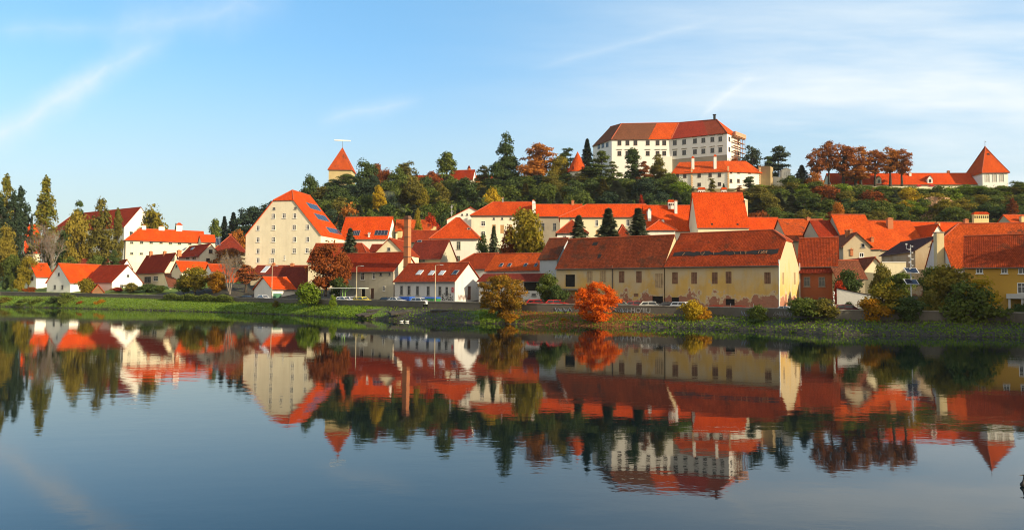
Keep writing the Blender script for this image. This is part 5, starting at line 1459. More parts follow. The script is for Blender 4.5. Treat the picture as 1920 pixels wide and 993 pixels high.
def tree_variant(kind, seed):
    rng = np.random.default_rng(seed * 77 + 13); rr = random.Random(seed * 31 + 5)
    cs, rs = [], []; limbs = []
    if kind in ('broad', 'fine', 'sparse', 'bush', 'tall'):
        w, h, n, sz, K, cz, ez = {'broad': (11, 13, 5600, .52, 36, .50, .44), 'tall': (9, 18, 5600, .52, 40, .50, .46), 'fine': (7, 6.6, 15000, .17, 120, .50, .47), 'sparse': (10, 14, 4200, .40, 75, .63, .37), 'bush': (4.5, 3.8, 4200, .2, 24, .46, .42)}[kind]
        for i in range(K):
            z = rr.uniform(-1, 1); a = rr.uniform(0, 6.283); r = math.sqrt(max(0, 1 - z * z)) * rr.uniform(.3, .95)
            k = rr.uniform(.72, 1.05) if kind != 'fine' else rr.uniform(.94, 1.0)
            if kind == 'fine': r = math.sqrt(max(0, 1 - z * z)) * rr.random() ** .4
            z2 = z * .85 * k
            if kind == 'tall': r *= .9 - .35 * z
            cs.append((math.cos(a) * r * w / 2 * .80 * k, math.sin(a) * r * w / 2 * .80 * k, h * (cz + ez * z2)))
            rs.append(min(w, h) * rr.uniform(.13, .25) * {'sparse': .55, 'bush': 1.0, 'fine': .5}.get(kind, 1))
        if kind in ('fine', 'bush'):
            cs.append((0, 0, h * .4)); rs.append(w * .3)
        v = clumped(rng, cs, rs, n, sz, w, h, .12, 1.0)
        tr0 = {'broad': .030, 'tall': .03, 'sparse': .035, 'fine': .02, 'bush': .012}[kind] * h
        limbs = [c for c in cs[: (30 if kind == 'sparse' else 14)]]
        fork = h * {'broad': .28, 'tall': .25, 'sparse': .3, 'fine': .12, 'bush': .06}[kind]
        top = h * .75
    elif kind == 'spruce':
        w, h, n, sz = 7, 17, 4200, .42
        t = rng.random(n) ** .75
        z = h * (.06 + .93 * t)
        NT = 18; tier = np.floor(t * NT); nb = 8
        ba = (rng.integers(0, nb, n) + tier * .37 + rng.normal(size=n) * .085) * 2 * np.pi / nb
        lobes = .74 + .26 * np.sin(tier * 12.9 + np.floor(ba * 1.7) * 2.3)
        fr = rng.random(n) ** .7
        r = (1 - t) * w / 2 * (.9 + .1 * np.cos(t * 90)) * fr * lobes + .06
        frac = t * NT - tier
        z = h * (.05 + .94 * (tier + .8 * frac) / NT) - fr * (1 - t) * 1.6 + rng.normal(size=n) * .16 + np.sin(ba * 3.1 + tier) * .25 * (1 - t)
        c = np.stack([np.cos(ba) * r, np.sin(ba) * r, z], 1)
        nrm = np.stack([np.cos(ba) * .5, np.sin(ba) * .5, np.ones(n)], 1) + rng.normal(size=(n, 3)) * .5
        v = leaf_quads(c, nrm, sz, rng, w, h)
        tr0, fork, top = .022 * h, h * .9, h * .97
    elif kind == 'pine':
        w, h, n, sz = 9, 15, 4200, .44
        for i in range(30):
            z = rr.uniform(.16, .95); a = rr.uniform(0, 6.283); r = (1.15 - z) * rr.uniform(.25, 1.0) * w / 2 * 1.1
            cs.append((math.cos(a) * r, math.sin(a) * r, h * z)); rs.append(rr.uniform(1.0, 2.1))
        v = clumped(rng, cs, rs, n, sz, w, h, .5, .6)
        tr0, fork, top = .022 * h, h * .5, h * .95; limbs = cs
    elif kind == 'poplar':
        w, h, n, sz = 6.5, 25, 5200, .5
        for i in range(110):
            z = rr.random(); pr = max(0, 1 - z ** 3) ** .7 * min(1, z * 3.2 + .35)
            a = rr.uniform(0, 6.283); r = rr.uniform(.2, .8) * pr * w / 2
            cs.append((math.cos(a) * r, math.sin(a) * r, h * (.07 + .9 * z))); rs.append(.6 + .6 * pr * rr.uniform(.6, 1.1))
        v = clumped(rng, cs, rs, n, sz, w, h, .1, 1.9)
        tr0, fork, top = .018 * h, h * .2, h * .9; limbs = cs[:20]
    elif kind == 'bare':
        w, h, n, sz = 12, 11, 500, .16
        tr0, fork, top = .03 * h, h * .2, h * .5
        m = MB(); tips = []
        def grow(p, d, L, r, lvl):
            mid = p + d * L * .5 + Vector((rr.uniform(-1, 1), rr.uniform(-1, 1), rr.uniform(-.5, .5))) * L * .08
            e = p + d * L
            m.tube([p, mid, e], r, r * .55, n=4, cap=False)
            if lvl == 0: tips.append(e); return
            for i in range(4 if lvl > 1 else 5):
                a = rr.uniform(0, 6.283); sp = rr.uniform(.35, .85)
                q = d.cross(Vector((math.cos(a), math.sin(a), .3))).normalized()
                nd = (d + q * sp + Vector((0, 0, .15))).normalized()
                grow(p + (e - p) * rr.uniform(.45, 1), nd, L * rr.uniform(.55, .8), r * .5, lvl - 1)
        for i in range(3):
            a = 2.1 * i + .4
            grow(Vector((math.cos(a) * .15, math.sin(a) * .15, h * .0)), Vector((math.cos(a) * .35, math.sin(a) * .35, 1)).normalized(), h * .45, .2, 4)
        for i, q in enumerate(m.v): m.v[i] = (q[0] / w, q[1] / w, q[2] / h)
        c = np.array([tuple(rr.choice(tips)) for i in range(n)]) + rng.normal(size=(n, 3)) * .3
        v = leaf_quads(c, rng.normal(size=(n, 3)), sz, rng, w, h)
        return quads_mesh('crown', v), m.mesh('trunk')
    rad = np.percentile(np.hypot(v[:, 0], v[:, 1]), 96); v[:, :2] *= .5 / rad
    v[:, 2] *= 1.0 / np.percentile(v[:, 2], 99.7); kx = .5 / rad
    m = MB()
    zs = [0, fork * .5, fork, (fork + top) / 2, top] if top > fork else [0, h * .4, h * .7, top]
    pts = [Vector((rr.uniform(-.1, .1) * (i > 0), rr.uniform(-.1, .1) * (i > 0), z)) for i, z in enumerate(zs)]
    m.tube(pts, tr0, tr0 * .2, n=7)
    for c in limbs:
        p0 = Vector((0, 0, min(fork + (c[2] - fork) * rr.uniform(.1, .45), top)) if c[2] > fork else (0, 0, fork * .6))
        q = Vector(c); mid = p0.lerp(q, .5) + Vector((0, 0, rr.uniform(0, .06) * h))
        m.tube([p0, mid, q], tr0 * .38, tr0 * .08, n=5, cap=False)
    for i, q in enumerate(m.v): m.v[i] = (q[0] / w * kx * .96, q[1] / w * kx * .96, q[2] / h * .97)
    return quads_mesh('crown', v), m.mesh('trunk')
NV = {'broad': 5, 'tall': 2, 'fine': 2, 'sparse': 3, 'bush': 4, 'spruce': 3, 'pine': 3, 'poplar': 2, 'bare': 2}
VAR = {k: [tree_variant(k, i + 1) for i in range(n)] for k, n in NV.items()}
LM = {'dk': leafmat('dark_green_leaves', (0.049, 0.084, 0.028), (0.104, 0.139, 0.042)),
      'gr': leafmat('green_leaves', (0.071, 0.113, 0.025), (0.165, 0.188, 0.040)),
      'lg': leafmat('fresh_green_leaves', (0.092, 0.172, 0.017), (0.253, 0.310, 0.034)),
      'ol': leafmat('olive_leaves', (0.102, 0.102, 0.024), (0.240, 0.198, 0.038)),
      'ye': leafmat('yellow_leaves', (.32, .22, .015), (.62, .42, .03)),
      'yg': leafmat('yellow_green_leaves', (0.138, 0.138, 0.020), (0.375, 0.275, 0.031)),
      'or': leafmat('orange_leaves', (0.338, 0.117, 0.023), (0.546, 0.221, 0.039)),
      'rd': leafmat('red_leaves', (.30, .03, .015), (.48, .06, .02)),
      'fo': leafmat('fiery_orange_leaves', (.56, .075, .010), (.80, .19, .016)),
      'br': leafmat('rusty_brown_leaves', (0.200, 0.062, 0.022), (0.375, 0.138, 0.044)),
      'bo': leafmat('brown_red_leaves', (.20, .055, .018), (.34, .10, .025)),
      'yb': leafmat('yellow_brown_leaves', (.12, .11, .018), (.44, .20, .026)),
      'ch': leafmat('chestnut_autumn_leaves', (.27, .085, .025), (.46, .17, .045)),
      'oy': leafmat('olive_yellow_leaves', (0.180, 0.150, 0.026), (0.360, 0.276, 0.043)),
      'sp': leafmat('spruce_needles', (0.083, 0.112, 0.068), (0.180, 0.203, 0.112)),
      'yo': leafmat('yellow_orange_leaves', (.32, .14, .015), (.50, .26, .02)),
      'gy': leafmat('grey_green_needles', (0.053, 0.075, 0.053), (0.105, 0.128, 0.075)),
      'bl': leafmat('blue_dark_leaves', (0.032, 0.061, 0.040), (0.072, 0.101, 0.050)),
      'po': leafmat('poplar_leaves', (0.090, 0.128, 0.024), (0.300, 0.240, 0.033))}
BARK = plain('bark', (.07, .055, .042), .9, var=.25)
PALEB = plain('pale_bark', (.24, .20, .16), .9, var=.2)
NAMES = {'broad': 'broadleaf_tree', 'tall': 'tall_tree', 'fine': 'round_tree', 'sparse': 'autumn_tree', 'bush': 'bush', 'spruce': 'spruce_tree', 'pine': 'pine_tree', 'poplar': 'poplar_tree', 'bare': 'bare_tree'}
CNT = {}
WK = {'poplar': 1.2, 'sparse': .95, 'broad': .96, 'tall': .95, 'bush': .9}
def tree(px, top, wpx, Y, kind, colr, label, base=None, group=None, name=None, bark=None, cat=None, crown_rd=1.0):
    if kind == 'spruce' and colr in ('dk', 'gr', 'gy'): colr = 'sp'
    tp = P(px, top, Y); x = tp.x
    zb = gz(x, Y) - .15 if base is None else P(px, base, Y).z
    hgt = tp.z - zb; wid = wpx / F * Y
    if hgt < .6: print('WARN tree', label, hgt); hgt = 1.0
    if hgt > 34: print('WARN tall', label, hgt)
    i = CNT.get(kind, 0); CNT[kind] = i + 1
    cm, tm = VAR[kind][i % NV[kind]]
    r = empty(name or NAMES[kind], (x, Y, zb), label, cat or ('bush' if kind == 'bush' else 'tree'), group)
    rz = random.uniform(0, 6.28)
    for nm, me, mt in (('trunk', tm, bark or BARK), ('crown', cm, LM[colr])):
        if len(me.materials) == 0: me.materials.append(mt)
        o = obj(nm, me, None, r, (0, 0, 0), rz)
        k = 1.08 if nm == 'crown' else 1.0
        o.scale = (wid * WK.get(kind, 1.0), wid * WK.get(kind, 1.0), hgt)
        o.material_slots[0].link = 'OBJECT'; o.material_slots[0].material = mt
    return r
T = tree
# --- left bank and behind the white houses
T(14, 330, 30, 262, 'poplar', 'po', 'tallest poplar at the left edge with golden top')
T(2, 372, 34, 258, 'poplar', 'bl', 'dark poplar cut by the left edge of the view')
T(40, 352, 30, 266, 'poplar', 'bl', 'dark bluish poplar between the golden topped poplar and the orange roof', name='poplar_tree')
T(28, 360, 22, 262, 'poplar', 'bl', 'dark slim poplar just right of the golden topped one')
T(88, 333, 34, 268, 'poplar', 'po', 'free standing green and yellow poplar above the bare birch')
T(15, 425, 46, 246, 'broad', 'oy', 'olive tree under the dark poplars at the left edge')
T(60, 402, 16, 280, 'spruce', 'sp', 'small dark spruce beside the half hidden orange roof')
T(96, 415, 78, 246, 'bare', 'br', 'bare pale stemmed birch behind the long white house', bark=PALEB)
T(148, 396, 46, 256, 'broad', 'oy', 'round olive yellow tree right of the bare birch')
T(146, 377, 42, 276, 'pine', 'dk', 'flat topped dark pine behind the olive yellow tree')
T(192, 374, 46, 258, 'tall', 'ol', 'tall olive brown tree in front of the church like building')
T(222, 392, 20, 262, 'tall', 'ol', 'slim olive tree touching the left corner of the long cream building')
T(283, 388, 56, 300, 'broad', 'yg', 'yellow green tree behind the chimneys of the long cream building')
T(330, 419, 14, 330, 'spruce', 'sp', 'tiny dark conifer peeping over the long cream building')
T(24, 478, 36, 242, 'broad', 'gr', 'dark tree mass at the left edge below the poplars')
T(55, 480, 34, 238, 'broad', 'yg', 'yellowish tree left of the leftmost house')
T(130, 482, 36, 244, 'broad', 'gr', 'dark tree filling the gap behind the long white house')
T(185, 478, 36, 248, 'broad', 'gr', 'dark tree below the tall olive brown tree')
T(214, 470, 26, 246, 'tall', 'dk', 'dark slender tree left of the long cream building')
T(118, 428, 40, 292, 'broad', 'dk', 'dark tree below the left end of the long red church roof')
T(72, 496, 26, 240, 'broad', 'dk', 'small dark tree between the leftmost house and the poplars')
T(23, 512, 8, 228, 'poplar', 'gr', 'narrow green cypress like shrub left of the leftmost house', cat='bush', name='column_shrub')
T(11, 516, 18, 230, 'bush', 'dk', 'dark shrub at the left edge behind the river wall')
T(37, 512, 22, 229, 'bush', 'yg', 'yellow brown shrub beside the leftmost house')
T(56, 538, 26, 222, 'bush', 'bo', 'low reddish shrub in front of the leftmost house')
T(163, 522, 36, 208, 'bush', 'yg', 'yellow green shrub behind the garden shed roof')
T(221, 538, 28, 206, 'bush', 'rd', 'low red shrub below the sunlit white gable')
T(247, 530, 32, 204, 'bush', 'ol', 'pale olive shrub against the sunlit white gable')
T(276, 532, 36, 203, 'bush', 'dk', 'dark green shrub in front of the dark balcony house')
T(300, 536, 24, 202, 'bush', 'gr', 'green shrub at the left end of the hedge')
T(366, 500, 56, 192, 'broad', 'yg', 'wide yellow green fruit tree in front of the dull brown roof', base=552)
T(345, 515, 34, 194, 'bush', 'gr', 'dense green bush under the wide fruit tree')
T(408, 508, 34, 190, 'bush', 'yo', 'golden brown bush left of the bare fruit tree')
T(432, 470, 70, 184, 'bare', 'yo', 'bare fruit tree with pale forked trunk in front of the granary', bark=PALEB, base=551)
T(462, 496, 46, 187, 'sparse', 'br', 'thin rusty tree at the left foot of the granary')
T(408, 512, 40, 193, 'sparse', 'or', 'thin rusty orange tree just left of the bare fruit tree')
T(444, 432, 42, 268, 'broad', 'or', 'orange tree behind the maroon roof left of the granary')
T(430, 466, 60, 235, 'broad', 'br', 'brownish tree below the maroon hip roof')
T(404, 411, 26, 360, 'tall', 'gr', 'rounded green tree at the left end of the distant conifer wood')
for i, (px, tp, w) in enumerate([(421, 406, 34), (438, 399, 42), (457, 393, 44), (475, 388, 46), (494, 384, 46), (514, 378, 46)]):
    T(px, tp, w, 385, 'spruce' if i < 2 else 'tall', 'bl', ['small pointed spruce at the left of the conifer group behind the granary', 'second spruce of the conifer group left of the granary', 'round topped dark tree in the middle of the conifer group left of the granary', 'broad dark tree next to the granary eave', 'dark tree touching the granary gable slope', 'highest dark tree behind the granary gable slope'][i])
# --- granary forecourt, middle bank
T(612, 454, 66, 152, 'broad', 'bo', 'large red brown leaved tree in front of the granary roof', base=556)
T(643, 474, 40, 154, 'broad', 'bo', 'red brown tree behind the carport, right of the largest one', base=556)
T(657, 429, 56, 166, 'spruce', 'sp', 'grey green spruce left of the yellow round windowed gable')
T(640, 520, 50, 152, 'bush', 'dk', 'dark bush in the shade behind the carport')
T(580, 530, 52, shoreY(TX(580)) + 5, 'bush', 'lg', 'bright green bush on the bank in front of the river wall', name='bush', cat='bush')
T(624, 553, 15, shoreY(TX(624)) + 5, 'bush', 'lg', 'small bright green shrub on the bank left of the carport')
T(517, 563, 14, shoreY(TX(517)) + 4, 'bush', 'ol', 'tiny thin shrub on the bank below the street lamp')
T(940, 516, 88, 116, 'fine', 'yb', 'wide yellow orange tree hanging over the bank beside the workshop', base=603, name='round_tree')
T(1120, 530, 84, 109, 'fine', 'fo', 'fiery orange round tree on the bank', base=611)
T(1028, 512, 44, 124, 'broad', 'gr', 'slim dark green tree in front of the pale blue annex')
T(1046, 535, 40, 121, 'bush', 'dk', 'dark shrub under the loading ledge')
T(1300, 563, 52, 106, 'bush', 'ye', 'yellow shrub on the bank in front of the warehouse', base=611)
T(1318, 575, 34, 105.6, 'bush', 'yo', 'yellow orange shrub clinging to the right side of the yellow one', base=608)
T(1422, 572, 46, 101, 'bush', 'gr', 'green shrub hanging from the river wall near the glowing gable', base=618)
T(1425, 598, 50, 99, 'bush', 'dk', 'low dark shrub on the bank below the green one', base=621)
T(1505, 558, 66, 96, 'bush', 'gr', 'dark green bush with yellow tips below the red brown house', base=600)
T(1545, 560, 60, 95, 'bush', 'ol', 'olive bush below the water gauge staff', base=602)
T(1592, 566, 30, 97, 'bush', 'gr', 'thin twiggy bush beside the dark wine red car', base=600)
T(1655, 528, 78, 95, 'broad', 'yg', 'yellow tipped tree left of the solar mast', base=612)
T(1640, 560, 70, 93.5, 'bush', 'yo', 'golden bush at the foot of the solar mast', base=612)
T(1700, 556, 70, 93, 'bush', 'dk', 'dark bush under the solar panels', base=612)
T(1778, 498, 84, 97, 'broad', 'oy', 'large olive tree right of the solar mast', base=612)
T(1815, 530, 110, 92, 'bush', 'gr', 'big dark green bush in front of the ochre house', base=626)
T(1832, 520, 70, 95, 'broad', 'ye', 'yellow leaved tree in front of the ochre house wall', base=612)
T(1742, 545, 44, 94, 'bush', 'ol', 'olive bush between the solar mast and the big dark bush', base=606)
T(1905, 570, 50, 97, 'bush', 'dk', 'dark bush under the terrace of the ochre house', base=606)
T(1588, 506, 52, 110, 'bush', 'dk', 'dark round bush behind the white yard wall')
T(1572, 527, 30, 107.5, 'bush', 'rd', 'small red leaved bush at the corner of the red brown house')
T(1652, 495, 46, 111, 'bush', 'ol', 'olive brown bush in front of the cream parapet wall')
T(1690, 512, 60, 108, 'bush', 'gr', 'green bush behind the solar mast', base=560)
T(1750, 500, 50, 112, 'bush', 'gr', 'green bush at the foot of the cream pier')
for i, (px, tp, w, cl, lb) in enumerate([(12, 557, 40, 'ol', 'olive bank bush at the left edge of the river'), (48, 560, 34, 'gr', 'green bank bush below the leftmost house'), (72, 559, 30, 'gr', 'green bank bush left of the largest bank bush'), (104, 556, 28, 'dk', 'dark bank bush touching the largest bank bush'), (126, 549, 42, 'gr', 'largest green bank bush below the long white house'),
        (152, 564, 24, 'bo', 'small red brown bank bush'), (189, 561, 20, 'yo', 'small orange bank bush below the red shrub'), (30, 565, 26, 'dk', 'dark low bank bush near the left edge')]):
    tx = TX(px); T(px, tp, w, shoreY(tx) + 3.5, 'bush', cl, lb, base=577 + i * .3)
for px, tp, w, lb in ((960, 588, 40, 'dry brown reed clump at the water right of the workshop'), (1056, 596, 26, 'small dry reed clump left of the fiery orange tree')):
    tx = TX(px); T(px, tp, w, shoreY(tx) + 1.5, 'bush', 'yo', lb, base=611, name='reed_clump', cat='reeds')
# --- around the villa and spruces
T(990, 394, 74, 176, 'broad', 'yg', 'big round yellow green tree in front of the white hall')
T(958, 425, 44, 178, 'broad', 'bo', 'thin brownish tree left of the big round tree')
T(926, 424, 36, 172, 'spruce', 'sp', 'dusky conifer right of the white villa')
T(905, 440, 30, 176, 'broad', 'dk', 'dark shrubby tree at the right corner of the villa')
T(1085, 405, 72, 166, 'spruce', 'sp', 'first and lowest of three spruces behind the yellow warehouse')
T(1140.5, 392, 84, 166, 'spruce', 'sp', 'middle one of three spruces behind the yellow warehouse')
T(1197, 391, 80, 166, 'spruce', 'sp', 'right one of three spruces behind the yellow warehouse')
T(783, 395, 24, 236, 'tall', 'yg', 'yellow green tree just right of the tall brick chimney')
T(806, 403, 40, 244, 'broad', 'rd', 'crimson tree between the brick chimney and the villa')
T(652, 384, 56, 262, 'broad', 'or', 'orange tree behind the roof of the granary wing')
T(1572, 380, 26, 196, 'broad', 'or', 'orange tree behind the dark squeezed roof', base=440)
# --- skyline of the castle hill
T(583, 328, 36, 338, 'broad', 'dk', 'small round dark tree standing apart at the left end of the wooded hill')
T(626, 336, 40, 408, 'broad', 'dk', 'dark tree hiding the left foot of the ochre tower')
T(652, 327, 40, 405, 'broad', 'gr', 'green tree hiding the right foot of the ochre tower')
T(686, 301, 50, 340, 'broad', 'dk', 'large dark oak just right of the ochre tower')
T(708, 307, 30, 343, 'broad', 'br', 'rusty tree behind the large dark oak')
T(724, 318, 34, 338, 'broad', 'bo', 'dark rusty tree right of the large dark oak')
T(746, 316, 44, 334, 'broad', 'gr', 'green tree with olive top on the hill skyline')
T(764, 303, 44, 348, 'sparse', 'ol', 'thin pale see through tree on the hill skyline')
T(838, 286, 44, 340, 'tall', 'gr', 'tall oak with golden right side on the hilltop')
T(812, 322, 36, 336, 'broad', 'bo', 'red tree in front of the glimpsed red roof')
T(906, 311, 34, 345, 'sparse', 'ol', 'thin olive tree behind the orange roof on the hill')
T(950, 252, 50, 334, 'tall', 'dk', 'giant dark tree towering over the hill skyline')
T(946, 300, 62, 330, 'broad', 'dk', 'dark bushy tree at the foot of the giant tree')
T(1012, 270, 64, 330, 'sparse', 'or', 'large orange brown tree left of the round tower')
T(1000, 300, 60, 326, 'broad', 'or', 'lower orange tree below the large orange brown one')
T(1062, 278, 48, 336, 'pine', 'dk', 'dark pine behind the orange cone roof')
T(1048, 292, 44, 326, 'broad', 'yg', 'olive gold tree left of the orange cone roof')
T(1101, 261, 40, 333, 'spruce', 'bl', 'pointed dark spruce between the cone roof and the castle')
T(1127, 284, 38, 318, 'pine', 'gr', 'green pine in front of the left castle corner')
T(1150, 303, 36, 316, 'pine', 'gr', 'green pine below the left castle windows')
T(1186, 278, 34, 316, 'tall', 'dk', 'tallest dark tree covering the castle windows')
T(1208, 303, 34, 313, 'pine', 'br', 'rusty pine in front of the middle castle wall')
T(1233, 290, 34, 315, 'tall', 'ol', 'tall olive tree left of the white castle buttress')
T(1256, 326, 50, 300, 'broad', 'gr', 'light green tree left of the bent castle house')
T(1275, 340, 44, 290, 'broad', 'lg', 'fresh green tree below the left end of the bent castle house')
T(1408, 274, 40, 322, 'sparse', 'gy', 'feathery grey green tree right of the castle scaffold')
T(1380, 296, 30, 318, 'bush', 'bo', 'reddish shrub at the foot of the castle scaffold')
T(1458, 276, 52, 312, 'pine', 'gy', 'wide open pine left of the little pavilion')
T(1441, 294, 34, 310, 'pine', 'dk', 'dark low pine beside the tan hilltop wall')
T(1503, 310, 40, 300, 'spruce', 'sp', 'small dark spruce right of the little pavilion')
for px, tp, w, cl, lb in ((1532, 279, 42, 'ch', 'leftmost brown chestnut tree of the hilltop row'), (1553, 265, 36, 'ch', 'highest brown tree of the hilltop chestnut row'), (1580, 271, 52, 'ch', 'dark brown see through chestnut right of the highest one'),
        (1613, 276, 46, 'or', 'bright orange brown chestnut in the middle of the hilltop row'), (1640, 282, 40, 'ch', 'thin brown chestnut left of the white dormer'), (1668, 277, 44, 'or', 'orange brown chestnut with leaning trunk'), (1690, 281, 42, 'ch', 'rightmost brown chestnut of the hilltop row')):
    T(px, tp, w, 297.5, 'sparse', cl, lb, base=349, name='chestnut_tree')
T(1484, 330, 44, 299, 'bush', 'gr', 'green bush in front of the little hilltop pavilion')
T(1525, 322, 34, 296, 'bush', 'or', 'orange shrub below the leftmost chestnut')
T(1604, 318, 60, 297, 'sparse', 'or', 'low orange crown under the bright chestnut', base=350)
T(1334, 335, 26, 291, 'pine', 'ol', 'small pine against the white wall of the bent castle house')
T(1357, 344, 14, 290, 'spruce', 'sp', 'tiny dark conifer in front of the bent castle house')
T(1404, 331, 32, 289, 'pine', 'dk', 'dark pine at the right corner of the bent castle house')
T(1385, 348, 26, 287, 'pine', 'bo', 'brownish low pine below the bent castle house')
T(1905, 340, 40, 290, 'broad', 'gr', 'dark green tree right of the white hilltop tower')
T(1876, 348, 32, 288, 'broad', 'lg', 'fresh green tree at the foot of the white hilltop tower')
T(1898, 372, 18, 240, 'poplar', 'bo', 'slim brown conifer at the right end of the castle hill', name='column_tree')
T(1700, 352, 48, 272, 'broad', 'ye', 'golden yellow tree on the slope below the long hilltop building')
T(1692, 378, 36, 262, 'broad', 'ye', 'lower golden tree hanging down the slope')
T(711, 349, 34, 292, 'tall', 'ye', 'yellow maple standing out of the dark wood left of the brick chimney')
T(796, 354, 30, 292, 'tall', 'yg', 'yellow green maple above the brick chimney')
T(922, 353, 40, 280, 'broad', 'ye', 'bright yellow tree just above the white hall roof')
T(1202, 366, 14, 268, 'bush', 'rd', 'tiny red tree in the dark wood below the castle')
# --- rows of the hill wood
ORD = ['first', 'second', 'third', 'fourth', 'fifth', 'sixth', 'seventh', 'eighth', 'ninth', 'tenth', 'eleventh', 'twelfth', 'thirteenth', 'fourteenth', 'fifteenth', 'sixteenth', 'seventeenth', 'eighteenth', 'nineteenth', 'twentieth', 'twenty-first', 'twenty-second', 'twenty-third', 'twenty-fourth', 'twenty-fifth', 'twenty-sixth', 'twenty-seventh', 'twenty-eighth']
CN = {'dk': 'dark green', 'gr': 'green', 'lg': 'light green', 'ol': 'olive', 'ye': 'yellow', 'yg': 'yellow green', 'or': 'orange', 'br': 'rusty', 'bo': 'red brown', 'gy': 'grey green', 'bl': 'blackish green'}
KN = {'broad': 'broadleaf tree', 'tall': 'tall tree', 'spruce': 'spruce', 'pine': 'pine', 'bush': 'bush', 'sparse': 'thin tree'}
def row(desc, group, x0, x1, n, Y, tops, wid, kinds, cols_, seed, jit=6):
    rnd = random.Random(seed)
    for i in range(n):
        px = x0 + (x1 - x0) * (i + .5) / n + rnd.uniform(-jit, jit) * .6
        tp = interp(px, tops) + rnd.uniform(-jit, jit); k = kinds[rnd.randrange(len(kinds))]; c = cols_[rnd.randrange(len(cols_))]
        w = wid * rnd.uniform(1.1, 1.6)
        T(px, tp, w, Y + rnd.uniform(-5, 5), k, c, '%s %s, %s from left in %s' % (CN[c], KN[k], ORD[i], desc), group=group)
G1 = 'trees of the wood on the castle hill'
row('upper row of the hill wood', G1, 596, 1120, 22, 321, [(590, 352), (640, 345), (700, 335), (900, 338), (1040, 322), (1130, 318)], 40, ['broad', 'broad', 'tall', 'tall'], ['dk', 'dk', 'gr', 'ol', 'bl'], 11)
row('middle row of the hill wood', G1, 600, 1290, 28, 300, [(590, 375), (700, 362), (900, 352), (1100, 338), (1200, 336), (1290, 350)], 40, ['broad', 'spruce', 'broad', 'tall'], ['dk', 'gr', 'dk', 'bl', 'gr', 'ol'], 12)
row('lower row of the hill wood', G1, 615, 1305, 28, 278, [(610, 392), (760, 384), (900, 378), (1100, 362), (1300, 364)], 38, ['spruce', 'broad', 'spruce', 'broad'], ['dk', 'bl', 'gr', 'dk', 'gr'], 13)
row('foot row of wood behind orange roofs', G1, 630, 1310, 28, 256, [(620, 402), (900, 396), (1310, 376)], 40, ['broad', 'bush', 'spruce'], ['dk', 'dk', 'gr', 'bl'], 14, 5)
G2 = 'trees on the slope right of the castle'
row('hedge row under the hilltop parapet', G2, 1412, 1920, 20, 287, [(1412, 346), (1500, 342), (1600, 350), (1920, 352)], 36, ['bush', 'broad'], ['gr', 'ol', 'gr', 'lg'], 21, 4)
row('middle row right of the castle', G2, 1405, 1690, 13, 268, [(1405, 356), (1500, 350), (1690, 362)], 40, ['broad', 'spruce', 'sparse', 'broad'], ['gr', 'ol', 'gr', 'bo', 'ol'], 22)
row('lower row right of big steep roof', G2, 1406, 1690, 13, 248, [(1400, 366), (1500, 368), (1690, 384)], 40, ['spruce', 'broad', 'pine', 'broad'], ['dk', 'gr', 'ol', 'gr', 'dk'], 23)
row('row behind the low orange roofs', G2, 1408, 1660, 9, 232, [(1400, 392), (1660, 398)], 34, ['broad', 'bush'], ['dk', 'bo', 'gr', 'ol'], 24, 5)
row('bushes around the tan rock face', G2, 1690, 1920, 10, 266, [(1690, 372), (1740, 366), (1800, 372), (1920, 366)], 38, ['broad', 'bush'], ['gr', 'lg', 'ol', 'gr', 'yg'], 25)
row('dark trees above cream arcaded chimney', G2, 1770, 1920, 7, 250, [(1770, 392), (1920, 384)], 40, ['broad', 'tall'], ['dk', 'gr', 'dk'], 26)
# rock face
p = P(1768, 376, 262)
rk = MB(); rnd = random.Random(6)
N_, M_ = 16, 9; g_ = {}
for i in range(N_ + 1):
    for j in range(M_ + 1):
        g_[i, j] = (p.x - 7.5 + 15 * i / N_ + rnd.uniform(-.3, .3), p.y + rnd.uniform(-.7, .7) + j * .45, gz(p.x, p.y) - 2 + (p.z + 3.2 - gz(p.x, p.y) + 1) * j / M_ + rnd.uniform(-.3, .3) - (abs(i / N_ - .5) * 2) ** 2 * 2.0)
for i in range(N_):
    for j in range(M_): rk.poly([g_[i, j], g_[i + 1, j], g_[i + 1, j + 1], g_[i, j + 1]], [(i, j)] * 4)
o = rk.build('rock_face', plaster('tan_rock', (.50, .30, .17), .6, streak=.3), None, (p.x, p.y, gz(p.x, p.y)))
tag(o, 'bare tan rock face on the hillside below the long hilltop building', 'rock')
# hedge
hd = empty('hedge', (TX(372) * (wallY(TX(372)) - .6), wallY(TX(372)) - .6, wbase(TX(372))), 'long dark clipped hedge hanging over the river wall', 'hedge')
rng = np.random.default_rng(3); n = 7000
tt = rng.random(n); txs = TX(312) + (TX(440) - TX(312)) * tt
wy = np.array([wallY(t) for t in txs]); top_ = np.array([wtop(t) + .5 for t in txs]) + .3 * np.sin(txs * 260); bot = np.array([wbase(t) + .1 for t in txs])
c = np.stack([txs * wy, wy - .55 + rng.normal(size=n) * .42, bot + (top_ - bot) * rng.random(n)], 1)
v = leaf_quads(c, rng.normal(size=(n, 3)) + np.array([0, -.5, .6]), .22, rng, 1, 1) - np.array(hd.location)
obj('foliage', quads_mesh('foliage', v), LM['gr'], hd)
